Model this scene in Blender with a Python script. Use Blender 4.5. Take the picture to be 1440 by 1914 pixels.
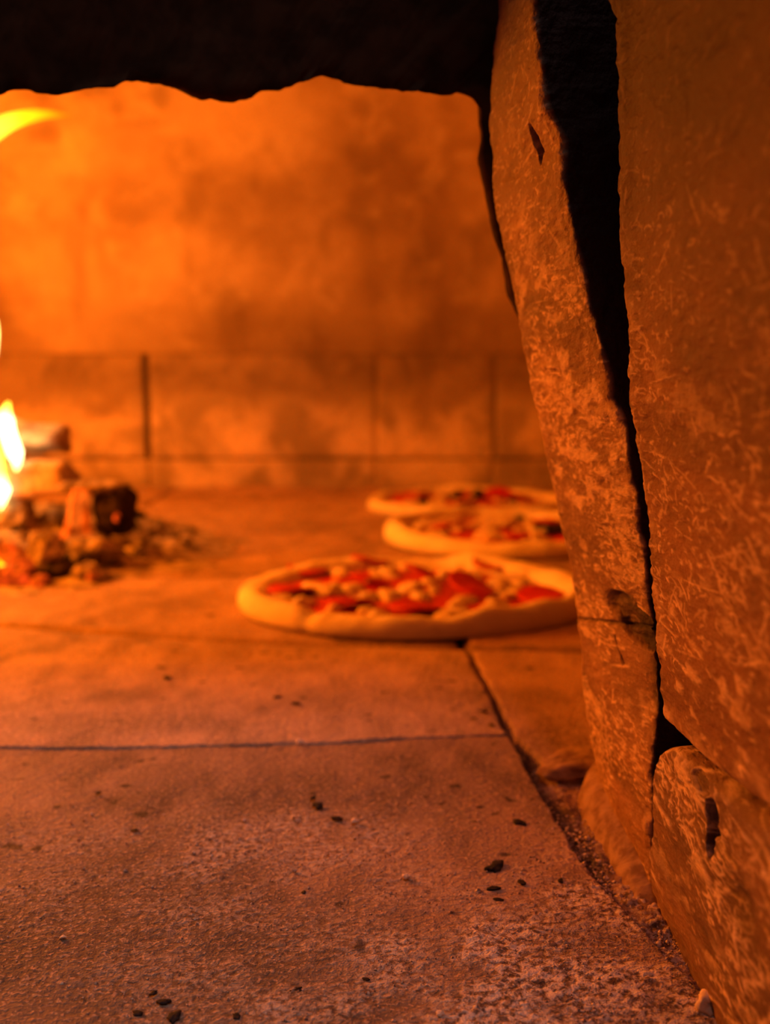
import bpy, math, random
import numpy as np
from mathutils import Vector

for _o in list(bpy.data.objects):
    bpy.data.objects.remove(_o)
random.seed(7)
SC = bpy.context.scene
COL = SC.collection

# ------------------------------------------------------------------ camera
F_PX, CX, CY = 2000.0, 720.0, 957.0          # focal length in pixels of the 1440x1914 frame
CAM_H, PITCH = 0.195, math.radians(7.3)
cam_d = bpy.data.cameras.new('camera')
cam_d.sensor_fit = 'HORIZONTAL'
cam_d.sensor_width = 36.0
cam_d.lens = 36.0 * F_PX / 1440.0
cam_d.clip_start = 0.01
cam_d.dof.use_dof = True
cam_d.dof.focus_distance = 0.365
cam_d.dof.aperture_fstop = 11.0
cam = bpy.data.objects.new('camera', cam_d)
COL.objects.link(cam)
cam.location = (0, 0, CAM_H)
cam.rotation_euler = (math.pi / 2 - PITCH, 0, 0)
SC.camera = cam

# ------------------------------------------------------------------ world, lights, exposure
SC.view_settings.view_transform = 'Standard'
SC.view_settings.look = 'None'
SC.view_settings.gamma = 1.0
SC.view_settings.use_curve_mapping = False
SC.view_settings.exposure = 0.0
w = bpy.data.worlds.new('kitchen_dimness')
SC.world = w
w.use_nodes = True
w.node_tree.nodes['Background'].inputs[0].default_value = (1.0, 0.62, 0.50, 1)
w.node_tree.nodes['Background'].inputs[1].default_value = 0.036

FIRE_COL = (1.0, 0.205, 0.003)


def light(name, kind, loc, energy, color, size, target=None):
    d = bpy.data.lights.new(name, kind)
    d.energy = energy
    d.color = color
    if kind == 'POINT':
        d.shadow_soft_size = size
    else:
        d.size = size
    o = bpy.data.objects.new(name, d)
    COL.objects.link(o)
    o.location = loc
    if target:
        o.rotation_euler = (Vector(target) - Vector(loc)).to_track_quat('-Z', 'Y').to_euler()
    return o


light('fire_light_high', 'POINT', (-0.73, 0.93, 0.30), 32.0, FIRE_COL, 0.10)
light('fire_light_back', 'POINT', (-0.70, 1.38, 0.36), 10.0, FIRE_COL, 0.08)
light('kitchen_ceiling_light', 'AREA', (0.15, -0.35, 2.2), 12.0, (1.0, 0.76, 0.72), 0.8, (0.0, 0.25, 0.0))
SC.cycles.use_denoising = True
SC.cycles.sample_clamp_indirect = 2.0
SC.cycles.use_light_tree = False
SC.cycles.max_bounces = 3
SC.cycles.diffuse_bounces = 3
SC.cycles.glossy_bounces = 1

# ------------------------------------------------------------------ geometry helpers
cp, sp = math.cos(PITCH), math.sin(PITCH)


def ray(px, py):
    a, b = (px - CX) / F_PX, (CY - py) / F_PX
    return np.array([a, cp + b * sp, -sp + b * cp])


def ground(px, py, z=0.0):
    d = ray(px, py)
    t = (z - CAM_H) / d[2]
    return np.array([d[0] * t, d[1] * t, z])


def at_y(px, py, y):
    d = ray(px, py)
    t = y / d[1]
    return np.array([d[0] * t, y, CAM_H + d[2] * t])


def on_surf(px, py, fx):
    d = ray(px, py)
    lo, hi = 0.02, 2.0
    for _ in range(50):
        m = 0.5 * (lo + hi)
        if d[0] * m < fx(CAM_H + d[2] * m):
            lo = m
        else:
            hi = m
    return np.array([d[0] * lo, d[1] * lo, CAM_H + d[2] * lo])


def _hash(ix, iy, iz, seed):
    h = (ix.astype(np.uint32) * np.uint32(374761393) + iy.astype(np.uint32) * np.uint32(668265263)
         + iz.astype(np.uint32) * np.uint32(2147483647) + np.uint32((seed * 974711 + 12345) & 0xffffffff))
    h = (h ^ (h >> np.uint32(13))) * np.uint32(1274126177)
    h = (h ^ (h >> np.uint32(15))) * np.uint32(2246822519)
    h = h ^ (h >> np.uint32(16))
    return h.astype(np.float64) / 4294967295.0


def vnoise(P, seed=0):
    P = np.asarray(P, dtype=np.float64)
    i = np.floor(P).astype(np.int64)
    f = P - i
    f = f * f * f * (f * (f * 6 - 15) + 10)
    out = 0
    for dx in (0, 1):
        wx = f[..., 0] if dx else 1 - f[..., 0]
        for dy in (0, 1):
            wy = f[..., 1] if dy else 1 - f[..., 1]
            for dz in (0, 1):
                wz = f[..., 2] if dz else 1 - f[..., 2]
                out = out + wx * wy * wz * _hash(i[..., 0] + dx, i[..., 1] + dy, i[..., 2] + dz, seed)
    return out * 2 - 1


def fbm(P, scale, octv=4, seed=0, gain=0.5):
    P = np.asarray(P) * scale
    a, s, tot = 1.0, 0, 0.0
    for k in range(octv):
        s = s + a * vnoise(P * (2.03 ** k) + 17.3 * k, seed + k)
        tot += a
        a *= gain
    return s / tot


def sstep(a, b, x):
    t = np.clip((x - a) / (b - a), 0, 1)
    return t * t * (3 - 2 * t)


def link_mesh(name, verts, faces_quads, mat, parent=None, smooth=True, attrs=None, tris=None):
    me = bpy.data.meshes.new(name)
    verts = np.asarray(verts, dtype=np.float32).reshape(-1, 3)
    q = np.asarray(faces_quads if faces_quads is not None else [], dtype=np.int32).reshape(-1, 4)
    t = np.asarray(tris if tris is not None else [], dtype=np.int32).reshape(-1, 3)
    nl = q.size + t.size
    npoly = len(q) + len(t)
    me.vertices.add(len(verts))
    me.vertices.foreach_set('co', verts.ravel())
    me.loops.add(nl)
    me.loops.foreach_set('vertex_index', np.concatenate([q.ravel(), t.ravel()]).astype(np.int32))
    me.polygons.add(npoly)
    starts = np.concatenate([np.arange(len(q)) * 4, q.size + np.arange(len(t)) * 3]).astype(np.int32)
    me.polygons.foreach_set('loop_start', starts)
    me.polygons.foreach_set('use_smooth', np.full(npoly, smooth, dtype=bool))
    me.update(calc_edges=True)
    me.validate()
    if attrs:
        for k, v in attrs.items():
            at = me.attributes.new(k, 'FLOAT', 'POINT')
            at.data.foreach_set('value', np.asarray(v, dtype=np.float32).ravel())
    me.materials.append(mat)
    o = bpy.data.objects.new(name, me)
    COL.objects.link(o)
    if parent:
        o.parent = parent
    return o


def grid_quads(n, m, wrap_m=False):
    i = np.arange(n - 1)[:, None]
    j = np.arange(m if wrap_m else m - 1)[None, :]
    j2 = (j + 1) % m
    a = i * m + j
    b = i * m + j2
    c = (i + 1) * m + j2
    d = (i + 1) * m + j
    return np.stack([a, b, c, d], -1).reshape(-1, 4)


def normals(P):
    du = np.gradient(P, axis=0)
    dv = np.gradient(P, axis=1)
    n = np.cross(du, dv)
    return n / (np.linalg.norm(n, axis=-1, keepdims=True) + 1e-12)


def resample(pts, n, closed=False):
    pts = np.asarray(pts, dtype=float)
    d = np.linalg.norm(np.diff(pts, axis=0), axis=1)
    s = np.concatenate([[0], np.cumsum(d)])
    t = np.linspace(0, s[-1], n)
    return np.stack([np.interp(t, s, pts[:, k]) for k in range(pts.shape[1])], -1)


def chaikin(pts, it=2):
    pts = np.asarray(pts, dtype=float)
    for _ in range(it):
        a, b = pts[:-1], pts[1:]
        mid = np.empty((2 * len(a), pts.shape[1]))
        mid[0::2] = 0.75 * a + 0.25 * b
        mid[1::2] = 0.25 * a + 0.75 * b
        pts = np.concatenate([pts[:1], mid, pts[-1:]])
    return pts


def tag(o, label=None, cat=None, group=None, kind=None):
    if label:
        o['label'] = label
    if cat:
        o['category'] = cat
    if group:
        o['group'] = group
    if kind:
        o['kind'] = kind
    return o


def empty(name, loc=(0, 0, 0)):
    o = bpy.data.objects.new(name, None)
    o.empty_display_size = 0.02
    COL.objects.link(o)
    o.location = loc
    return o


# ------------------------------------------------------------------ materials
class NT:
    def __init__(s, name):
        s.m = bpy.data.materials.new(name)
        s.m.use_nodes = True
        s.t = s.m.node_tree
        s.b = s.t.nodes['Principled BSDF']
        s.tc = s.t.nodes.new('ShaderNodeTexCoord').outputs['Object']

    def n(s, kind, **kw):
        nd = s.t.nodes.new(kind)
        for k, v in kw.items():
            setattr(nd, k, v)
        return nd

    def link(s, a, b):
        s.t.links.new(a, b)

    def mapping(s, scale=(1, 1, 1), rot=(0, 0, 0)):
        m = s.n('ShaderNodeMapping')
        m.inputs['Scale'].default_value = scale
        m.inputs['Rotation'].default_value = rot
        s.link(s.tc, m.inputs['Vector'])
        return m.outputs[0]

    def noise(s, scale, detail=4, rough=0.55, dist=0.0, vec=None):
        nd = s.n('ShaderNodeTexNoise')
        nd.inputs['Scale'].default_value = scale
        nd.inputs['Detail'].default_value = detail
        nd.inputs['Roughness'].default_value = rough
        nd.inputs['Distortion'].default_value = dist
        s.link(vec if vec is not None else s.tc, nd.inputs['Vector'])
        return nd.outputs['Fac']

    def voro(s, scale, feature='F1', vec=None, rand=1.0):
        nd = s.n('ShaderNodeTexVoronoi', feature=feature)
        nd.inputs['Scale'].default_value = scale
        nd.inputs['Randomness'].default_value = rand
        s.link(vec if vec is not None else s.tc, nd.inputs['Vector'])
        return nd.outputs['Distance']

    def rng(s, x, a, b, c=0.0, d=1.0):
        nd = s.n('ShaderNodeMapRange')
        nd.interpolation_type = 'SMOOTHSTEP'
        for k, v in zip(('From Min', 'From Max', 'To Min', 'To Max'), (a, b, c, d)):
            nd.inputs[k].default_value = v
        s.link(x, nd.inputs['Value'])
        return nd.outputs['Result']

    def math(s, op, a, b=None):
        nd = s.n('ShaderNodeMath', operation=op)
        for i, v in enumerate((a, b)):
            if v is None:
                continue
            if isinstance(v, (int, float)):
                nd.inputs[i].default_value = v
            else:
                s.link(v, nd.inputs[i])
        return nd.outputs[0]

    def mix(s, fac, a, b):
        nd = s.n('ShaderNodeMix', data_type='RGBA')
        if isinstance(fac, (int, float)):
            nd.inputs['Factor'].default_value = fac
        else:
            s.link(fac, nd.inputs['Factor'])
        for key, v in ((6, a), (7, b)):
            if isinstance(v, tuple):
                nd.inputs[key].default_value = (*v, 1)
            else:
                s.link(v, nd.inputs[key])
        return nd.outputs[2]

    def attr(s, name):
        nd = s.n('ShaderNodeAttribute')
        nd.attribute_name = name
        return nd.outputs['Fac']

    def bump(s, h, strength=0.5, dist=0.001, prev=None):
        nd = s.n('ShaderNodeBump')
        nd.inputs['Strength'].default_value = strength
        nd.inputs['Distance'].default_value = dist
        s.link(h, nd.inputs['Height'])
        if prev is not None:
            s.link(prev, nd.inputs['Normal'])
        return nd.outputs[0]

    def lines(s, scale, width, detail=1.5, dist=0.6, vec=None):
        """thin curling lines where a noise crosses its middle"""
        nz = s.noise(scale, detail, 0.5, dist, vec)
        d = s.math('ABSOLUTE', s.math('SUBTRACT', nz, 0.5))
        return s.rng(d, 0.0, width, 1.0, 0.0)

    def done(s, color=None, rough=0.9, normal=None, spec=0.2):
        if isinstance(color, tuple):
            s.b.inputs['Base Color'].default_value = (*color, 1)
        elif color is not None:
            s.link(color, s.b.inputs['Base Color'])
        if isinstance(rough, (int, float)):
            s.b.inputs['Roughness'].default_value = rough
        else:
            s.link(rough, s.b.inputs['Roughness'])
        s.b.inputs['Specular IOR Level'].default_value = spec
        if normal is not None:
            s.link(normal, s.b.inputs['Normal'])
        return s.m


def m_stone(name, base=(0.20, 0.105, 0.06), pale=(0.58, 0.37, 0.24), stretch=(1, 0.8, 0.45)):
    """tone, pale, soot: per-vertex wear and darkening laid down when the stone is built"""
    t = NT(name)
    v = t.mapping(stretch)
    fine = t.noise(480, 2, 0.6, 0.0, v)
    tone = t.attr('tone')
    c = t.mix(tone, tuple(x * 0.55 for x in base), tuple(x * 1.45 for x in base))
    c = t.mix(t.math('MULTIPLY', t.rng(fine, 0.40, 0.24), 0.45), c, tuple(x * 0.3 for x in base))
    p = t.math('MULTIPLY', t.attr('pale'), t.rng(fine, 0.28, 0.52, 0.45, 1.0))
    p = t.math('MAXIMUM', p, t.math('MULTIPLY', t.rng(fine, 0.58, 0.72), 0.35))
    c = t.mix(p, c, pale)
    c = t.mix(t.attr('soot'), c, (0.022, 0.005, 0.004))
    return t.done(c, 0.78, t.bump(fine, 0.9, 0.0013), 0.3)


def m_floor(name, base, fine_s=650):
    t = NT(name)
    brk = t.noise(330, 3, 0.7, 0.3)
    fine = t.noise(fine_s, 1, 0.6)
    c = t.mix(t.attr('tone'), tuple(x * 0.45 for x in base), tuple(x * 1.25 for x in base))
    c = t.mix(t.math('MULTIPLY', t.rng(fine, 0.54, 0.70), 0.6), c, tuple(min(1, x * 2.1) for x in base))
    c = t.mix(t.math('MULTIPLY', t.rng(brk, 0.42, 0.28), 0.55), c, tuple(x * 0.3 for x in base))
    fa = t.attr('flour')
    fm = t.math('MULTIPLY', fa, t.rng(brk, 0.42, 0.60))
    c = t.mix(t.math('MULTIPLY', fm, 0.9), c, (0.84, 0.68, 0.60))
    dk = t.math('MULTIPLY', fa, t.rng(brk, 0.44, 0.32))
    c = t.mix(t.math('MULTIPLY', dk, 0.7), c, (0.05, 0.028, 0.028))
    c = t.mix(t.attr('soot'), c, (0.018, 0.012, 0.010))
    h = t.math('ADD', brk, t.math('MULTIPLY', fine, 0.5))
    return t.done(c, 0.8, t.bump(h, 0.9, 0.0015), 0.3)


def m_dome():
    t = NT('dome_plaster')
    a = t.noise(3.2, 4, 0.62, 0.0)
    b = t.noise(16, 3, 0.65, 0.2)
    st = t.noise(7, 2, 0.6, 0.0, t.mapping((1.6, 1.6, 0.35)))
    c = t.mix(t.rng(a, 0.36, 0.64), (0.30, 0.19, 0.115), (0.56, 0.39, 0.26))
    c = t.mix(t.math('MULTIPLY', t.rng(b, 0.5, 0.72), 0.5), c, (0.68, 0.50, 0.34))
    c = t.mix(t.math('MULTIPLY', t.rng(st, 0.50, 0.72), 0.5), c, (0.15, 0.09, 0.055))
    c = t.mix(t.math('MULTIPLY', t.attr('soot'), 0.62), c, (0.13, 0.075, 0.042))
    return t.done(c, 0.9, None, 0.15)


def m_brick(name, base):
    t = NT(name)
    a = t.noise(9, 3, 0.6, 0.4)
    b = t.noise(45, 2, 0.65)
    c = t.mix(t.rng(a, 0.35, 0.65), tuple(x * 0.55 for x in base), tuple(min(1, x * 1.25) for x in base))
    c = t.mix(t.math('MULTIPLY', t.rng(b, 0.52, 0.7), 0.4), c, tuple(x * 0.5 for x in base))
    # smoke stain along the upper half of the course: ragged edge
    sf = t.attr('soot')
    c = t.mix(t.math('MULTIPLY', t.rng(t.math('ADD', sf, t.math('MULTIPLY', t.math('SUBTRACT', a, 0.5), 1.6)), 0.35, 0.75), 0.68), c, (0.10, 0.055, 0.032))
    return t.done(c, 0.9, None, 0.15)


def m_plain(name, c1, c2, scale=60, rough=0.9, bump=0.5, bd=0.002, spec=0.2, dist=0.3):
    t = NT(name)
    a = t.noise(scale, 3, 0.62, dist)
    c = t.mix(t.rng(a, 0.35, 0.65), c1, c2)
    nb = t.bump(a, bump, bd) if bump > 0 else None
    return t.done(c, rough, nb, spec)


def m_ember(name, dark, glow, strength, scale=55, lo=0.5, hi=0.62):
    t = NT(name)
    a = t.noise(scale, 4, 0.6, 0.5)
    b = t.noise(scale * 0.6, 3, 0.6, 0.8, t.mapping((1.2, 0.9, 0.8)))
    c = t.mix(t.rng(a, 0.35, 0.65), dark, tuple(min(1, x * 2.2) for x in dark))
    m = t.done(c, 0.9, t.bump(a, 0.6, 0.003), 0.1)
    t.b.inputs['Emission Color'].default_value = (*glow, 1)
    t.link(t.math('MULTIPLY', t.rng(b, lo, hi), strength), t.b.inputs['Emission Strength'])
    return m


def m_flame(name):
    m = bpy.data.materials.new(name)
    m.use_nodes = True
    t = m.node_tree
    t.nodes.clear()
    out = t.nodes.new('ShaderNodeOutputMaterial')
    at = t.nodes.new('ShaderNodeAttribute')
    at.attribute_name = 'flame_heat'
    ramp = t.nodes.new('ShaderNodeValToRGB')
    els = ramp.color_ramp.elements
    els[0].position = 0.0
    els[0].color = (1.0, 0.16, 0.0, 1)
    els[1].position = 1.0
    els[1].color = (1.0, 0.80, 0.34, 1)
    for p, c in ((0.35, (1.0, 0.42, 0.004, 1)), (0.7, (1.0, 0.66, 0.06, 1))):
        e = els.new(p)
        e.color = c
    em = t.nodes.new('ShaderNodeEmission')
    st = t.nodes.new('ShaderNodeMapRange')
    st.inputs['To Min'].default_value = 1.0
    st.inputs['To Max'].default_value = 7.0
    tr = t.nodes.new('ShaderNodeBsdfTransparent')
    mx = t.nodes.new('ShaderNodeMixShader')
    fo = t.nodes.new('ShaderNodeMapRange')
    fo.inputs['From Max'].default_value = 0.25
    fo.inputs['To Min'].default_value = 0.0
    fo.inputs['To Max'].default_value = 0.95
    t.links.new(at.outputs['Fac'], ramp.inputs[0])
    t.links.new(at.outputs['Fac'], st.inputs['Value'])
    t.links.new(at.outputs['Fac'], fo.inputs['Value'])
    t.links.new(ramp.outputs[0], em.inputs['Color'])
    t.links.new(st.outputs[0], em.inputs['Strength'])
    t.links.new(fo.outputs[0], mx.inputs[0])
    t.links.new(tr.outputs[0], mx.inputs[1])
    t.links.new(em.outputs[0], mx.inputs[2])
    t.links.new(mx.outputs[0], out.inputs['Surface'])
    return m


M = {}
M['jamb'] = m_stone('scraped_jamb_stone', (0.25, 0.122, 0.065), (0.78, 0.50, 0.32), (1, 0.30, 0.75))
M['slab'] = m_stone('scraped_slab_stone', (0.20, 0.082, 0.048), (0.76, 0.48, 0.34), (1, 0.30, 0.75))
M['base'] = m_stone('crusted_base_stone', (0.20, 0.100, 0.074), (0.76, 0.52, 0.44), (1, 0.30, 0.8))
M['fillet'] = m_plain('clay_fillet', (0.22, 0.12, 0.07), (0.42, 0.26, 0.16), 120, 0.9, 0.6, 0.0012)
M['soot'] = m_plain('soot_black_stone', (0.020, 0.009, 0.005), (0.045, 0.020, 0.011), 40, 0.95, 0.5, 0.003, 0.05)
M['core'] = m_plain('sooty_core', (0.010, 0.007, 0.007), (0.026, 0.017, 0.014), 90, 0.95, 0.6, 0.002, 0.05)
M['tile'] = m_floor('fired_clay_tile', (0.44, 0.285, 0.205))
M['front_tile'] = m_floor('worn_front_tile', (0.31, 0.195, 0.135))
M['mortar'] = m_plain('brown_wall_mortar', (0.10, 0.06, 0.04), (0.16, 0.10, 0.065), 60, 0.95, 0.3, 0.002)
M['tile_b'] = m_floor('fired_clay_tile_paler', (0.46, 0.29, 0.20))
M['bed'] = m_plain('sooty_joint_bed', (0.03, 0.018, 0.014), (0.09, 0.05, 0.035), 200, 0.95, 0.8, 0.002)
M['grit_bed'] = m_floor('gritty_joint_mortar', (0.26, 0.145, 0.105), 420)
M['dome'] = m_dome()
M['brick'] = m_brick('wall_brick', (0.62, 0.44, 0.30))
M['plinth'] = m_brick('plinth_brick', (0.55, 0.39, 0.26))

# ------------------------------------------------------------------ floor
floor_bed = link_mesh('floor', [(-1.3, -0.15, -0.03), (1.2, -0.15, -0.03), (1.2, 2.0, -0.03), (-1.3, 2.0, -0.03),
                                (-1.3, -0.15, -0.009), (1.2, -0.15, -0.009), (1.2, 2.0, -0.009), (-1.3, 2.0, -0.009)],
                      [(0, 3, 2, 1), (4, 5, 6, 7), (0, 1, 5, 4), (1, 2, 6, 5), (2, 3, 7, 6), (3, 0, 4, 7)], M['bed'], smooth=False)
tag(floor_bed, 'sooty bed under the clay tiles of the oven hearth', kind='structure')


def g2(px, py):
    return ground(px, py)[:2]


def flour_field(P):
    """patches of dried flour and dough crust on the front tile (world x, y)"""
    x, y = P[..., 0], P[..., 1]
    f = np.zeros(x.shape)
    for (px, py, rx, ry, a) in ((1000, 1830, 0.050, 0.040, 1.0), (860, 1905, 0.06, 0.030, 0.8), (1180, 1860, 0.045, 0.035, 1.0),
                                (1120, 1700, 0.030, 0.040, 0.65), (800, 1720, 0.05, 0.05, 0.30), (560, 1560, 0.050, 0.030, 0.38),
                                (400, 1560, 0.04, 0.030, 0.25), (520, 1610, 0.05, 0.025, 0.30), (230, 1570, 0.05, 0.025, 0.2),
                                (420, 1700, 0.04, 0.02, 0.2), (1090, 1560, 0.02, 0.03, 0.35), (100, 1650, 0.05, 0.04, 0.15),
                                (400, 1840, 0.06, 0.03, 0.15)):
        c = g2(px, py)
        f = np.maximum(f, a * np.exp(-((x - c[0]) / rx) ** 2 - ((y - c[1]) / ry) ** 2))
    n = fbm(np.stack([x * 1.0, y * 1.0, 0 * x], -1), 55, 4, 31)
    return np.clip(f * (1.1 + 2.0 * n), 0, 1)


def tile(corn, res, mat, seed, rough=0.0010, gap=0.0009, chip=0.0016, flour=False, label=None, z=0.0, depth=0.02, edges=None, us=None, vs=None, sootk=0.65):
    """a clay hearth tile; corn = near-left, near-right, far-right, far-left in x, y"""
    A, B, C, D = [np.asarray(c, float) for c in corn]
    n = max(8, int(np.linalg.norm(D - A) / res))
    m = max(8, int(np.linalg.norm(B - A) / res))
    edges = edges or {}

    def edge(key, a, b, k):
        return resample(edges[key], k) if key in edges else np.linspace(0, 1, k)[:, None] * (b - a) + a
    Eb, Et = edge('near', A, B, m), edge('far', D, C, m)
    El, Er = edge('left', A, D, n), edge('right', B, C, n)
    u1 = np.linspace(0, 1, m) if us is None else us
    v1 = np.linspace(0, 1, n) if vs is None else vs
    warp = lambda E, p: np.stack([np.interp(p, np.linspace(0, 1, len(E)), E[:, k_]) for k_ in range(2)], -1)
    Eb, Et, El, Er = warp(Eb, u1), warp(Et, u1), warp(El, v1), warp(Er, v1)
    n, m = len(v1), len(u1)
    u = u1[None, :, None]
    v = v1[:, None, None]
    XY = ((1 - v) * Eb[None] + v * Et[None] + (1 - u) * El[:, None] + u * Er[:, None]
          - ((1 - u) * (1 - v) * Eb[0] + u * (1 - v) * Eb[-1] + (1 - u) * v * Et[0] + u * v * Et[-1]))
    P = np.concatenate([XY, np.zeros((n, m, 1))], -1)
    # distance to each edge (m)
    L = np.linalg.norm(B - A), np.linalg.norm(D - A)
    du = np.minimum(u[..., 0], 1 - u[..., 0]) * L[0] + 0 * v[..., 0]
    dv = np.minimum(v[..., 0], 1 - v[..., 0]) * L[1] + 0 * u[..., 0]
    de = np.minimum(du, dv)
    jag = fbm(P, 60, 4, seed + 3) * chip + fbm(P, 260, 2, seed + 5) * chip * 0.5
    fall = sstep(gap + 0.0012, gap * 0.5, de + jag)
    h = fbm(P, 9, 3, seed) * rough * 1.4 + fbm(P, 70, 4, seed + 1) * rough * 0.6 + fbm(P, 300, 3, seed + 2) * rough * 0.35
    fl = flour_field(P) if flour else np.zeros((n, m))
    if flour:
        h = h + fl * (0.0003 + 0.0010 * np.abs(fbm(P, 280, 3, seed + 9)))
    P[..., 2] = z + h - fall * 0.008
    # skirt
    soot = sstep(0.004, 0.0, de + jag * 1.2) * sootk * (0.5 + 0.5 * np.clip(fbm(P, 30, 3, seed + 8) * 2 + 0.5, 0, 1))
    tone = np.clip(0.55 + 0.55 * fbm(P, 10, 3, seed + 12) + 0.55 * fbm(P * np.array([1.5, 0.8, 1]), 45, 4, seed + 14), 0, 1)
    soot = np.maximum(soot, 0.75 * sstep(0.60, 0.72, fbm(P, 120, 2, seed + 16)) * (fbm(P, 22, 2, seed + 17) > 0.1))
    if flour:
        for (px, py, rx, ry, a) in ((270, 1690, 0.085, 0.05, 0.8), (700, 1500, 0.06, 0.03, 0.25), (470, 1480, 0.08, 0.02, 0.3), (80, 1800, 0.07, 0.04, 0.7), (480, 1810, 0.06, 0.03, 0.65), (1060, 1850, 0.05, 0.03, 0.35)):
            cc = g2(px, py)
            tone = tone * (1 - a * np.exp(-((P[..., 0] - cc[0]) / rx) ** 2 - ((P[..., 1] - cc[1]) / ry) ** 2) * np.clip(1 + fbm(P, 30, 3, seed + 19), 0, 1.3))
    V = P.reshape(-1, 3)
    idx = np.arange(n * m).reshape(n, m)
    loop = np.concatenate([idx[0, :], idx[1:, -1], idx[-1, -2::-1], idx[-2:0:-1, 0]])
    low = V[loop].copy()
    low[:, 2] = z - depth
    k = len(loop)
    a = loop
    b = np.roll(loop, -1)
    la = n * m + np.arange(k)
    lb = n * m + np.roll(np.arange(k), -1)
    sk = np.stack([a, la, lb, b], -1)
    o = link_mesh('hearth_tile', np.concatenate([V, low]), np.concatenate([grid_quads(n, m), sk]), mat, floor_bed,
                  attrs={'flour': np.concatenate([fl.ravel(), np.zeros(k)]), 'tone': np.concatenate([tone.ravel(), np.zeros(k)]), 'soot': np.concatenate([soot.ravel(), np.ones(k)])})
    if label:
        tag(o, label)
    return o


JA = [g2(-40, 1401), g2(0, 1400), g2(170, 1398), g2(360, 1393), g2(600, 1387), g2(790, 1378), g2(956, 1371)]      # front joint
JB = [g2(-60, 1166), g2(104, 1176), g2(300, 1190), g2(458, 1202), g2(700, 1211), g2(876, 1215)]                      # second joint
JC = [g2(876, 1215), g2(918, 1296), g2(956, 1371), g2(1006, 1462), g2(1080, 1588), g2(1140, 1665), g2(1196, 1722)]   # joint along the jamb
a0 = JA[0]
front_l = np.array([-0.42, 0.06])
jc_end = JC[-1] + (JC[-1] - JC[-2]) / np.linalg.norm(JC[-1] - JC[-2]) * 0.36
JAx = [np.array([-0.42, a0[1] - 0.012])] + JA
tile([front_l, jc_end, JA[-1], JAx[0]], 0.0010, M['front_tile'], 11, 0.0009, gap=0.0016, flour=True,
     label='large worn front hearth tile dusted with pale flour',
     us=np.concatenate([np.linspace(0, 0.36, 60)[:-1], np.linspace(0.36, 1, 400)]), vs=np.concatenate([np.linspace(0, 0.36, 40)[:-1], np.linspace(0.36, 1, 420)]),
     edges={'far': JAx, 'right': list(reversed(JC[2:])) if False else [jc_end] + list(reversed(JC[2:]))})
JBx = [np.array([-0.42, JB[0][1] + 0.012])] + JB
tile([JAx[0], JA[-1], JB[-1], JBx[0]], 0.0013, M['tile'], 23, 0.0010, gap=0.0018, sootk=0.8, label='broad hearth tile between the two long joints',
     edges={'near': JAx, 'far': JBx, 'right': list(reversed(JC[:3]))})
# right column
tc = g2(1010, 1425)
td = np.array([0.34, tc[1] + 0.022])
tile([tc + np.array([0.001, 0]), td, np.array([0.33, JB[-1][1] - 0.02]), JB[-1]], 0.0016, M['tile_b'], 37, 0.0008,
     label='plain narrow hearth tile beside the stone jamb', edges={'left': [tc, g2(956, 1371), g2(918, 1296), JC[0]]})
# tiles deeper in the oven, under the pizzas and the fire
xs_rows = [(-1.22, -0.86, -0.46, 0.057, 0.28, 0.60, 1.05), (-1.22, -0.70, -0.38, 0.10, 0.42, 0.80, 1.05),
           (-1.22, -0.92, -0.50, 0.08, 0.36, 0.66, 1.05), (-1.22, -0.75, -0.36, 0.0, 0.40, 0.78, 1.05)]
ys = [None, 1.035, 1.33, 1.60, 1.93]


def yb(x):
    pts = np.array(JBx)
    if x <= pts[0, 0]:
        return pts[0, 1] + (x - pts[0, 0]) * -0.1
    if x >= pts[-1, 0]:
        return pts[-1, 1] - (x - pts[-1, 0]) * 0.08
    return float(np.interp(x, pts[:, 0], pts[:, 1]))


sd = 50
for r in range(4):
    for c in range(6):
        x0, x1 = xs_rows[r][c], xs_rows[r][c + 1]
        lo = (lambda x: yb(x) + 0.0045) if r == 0 else (lambda x, q=ys[r]: q + 0.03 * x)
        hi = (lambda x, q=ys[r + 1]: q + 0.03 * x)
        sd += 7
        near = [np.array([x, lo(x)]) for x in np.linspace(x0, x1, 9)]
        tile([near[0], near[-1], np.array([x1, hi(x1)]), np.array([x0, hi(x0)])], 0.006, M['tile_b'] if (r + c) % 2 else M['tile'], sd,
             0.0022, gap=0.0004, chip=0.0006, edges={'near': near}, sootk=0.85 if r == 0 else 0.15)
# side tiles beside the front ones (outside the picture, so that the hearth is whole)
for q in ([(-0.86, 0.06), (-0.424, 0.06), tuple(JAx[0] - [0.004, 0]), (-0.86, JAx[0][1])],
          [(-0.86, JAx[0][1] + 0.004), tuple(JAx[0] + [-0.004, 0.004]), tuple(JBx[0] - [0.004, 0]), (-0.86, yb(-0.86) - 0.004)]):
    sd += 7
    tile(q, 0.006, M['tile'], sd, 0.0015)
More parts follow.
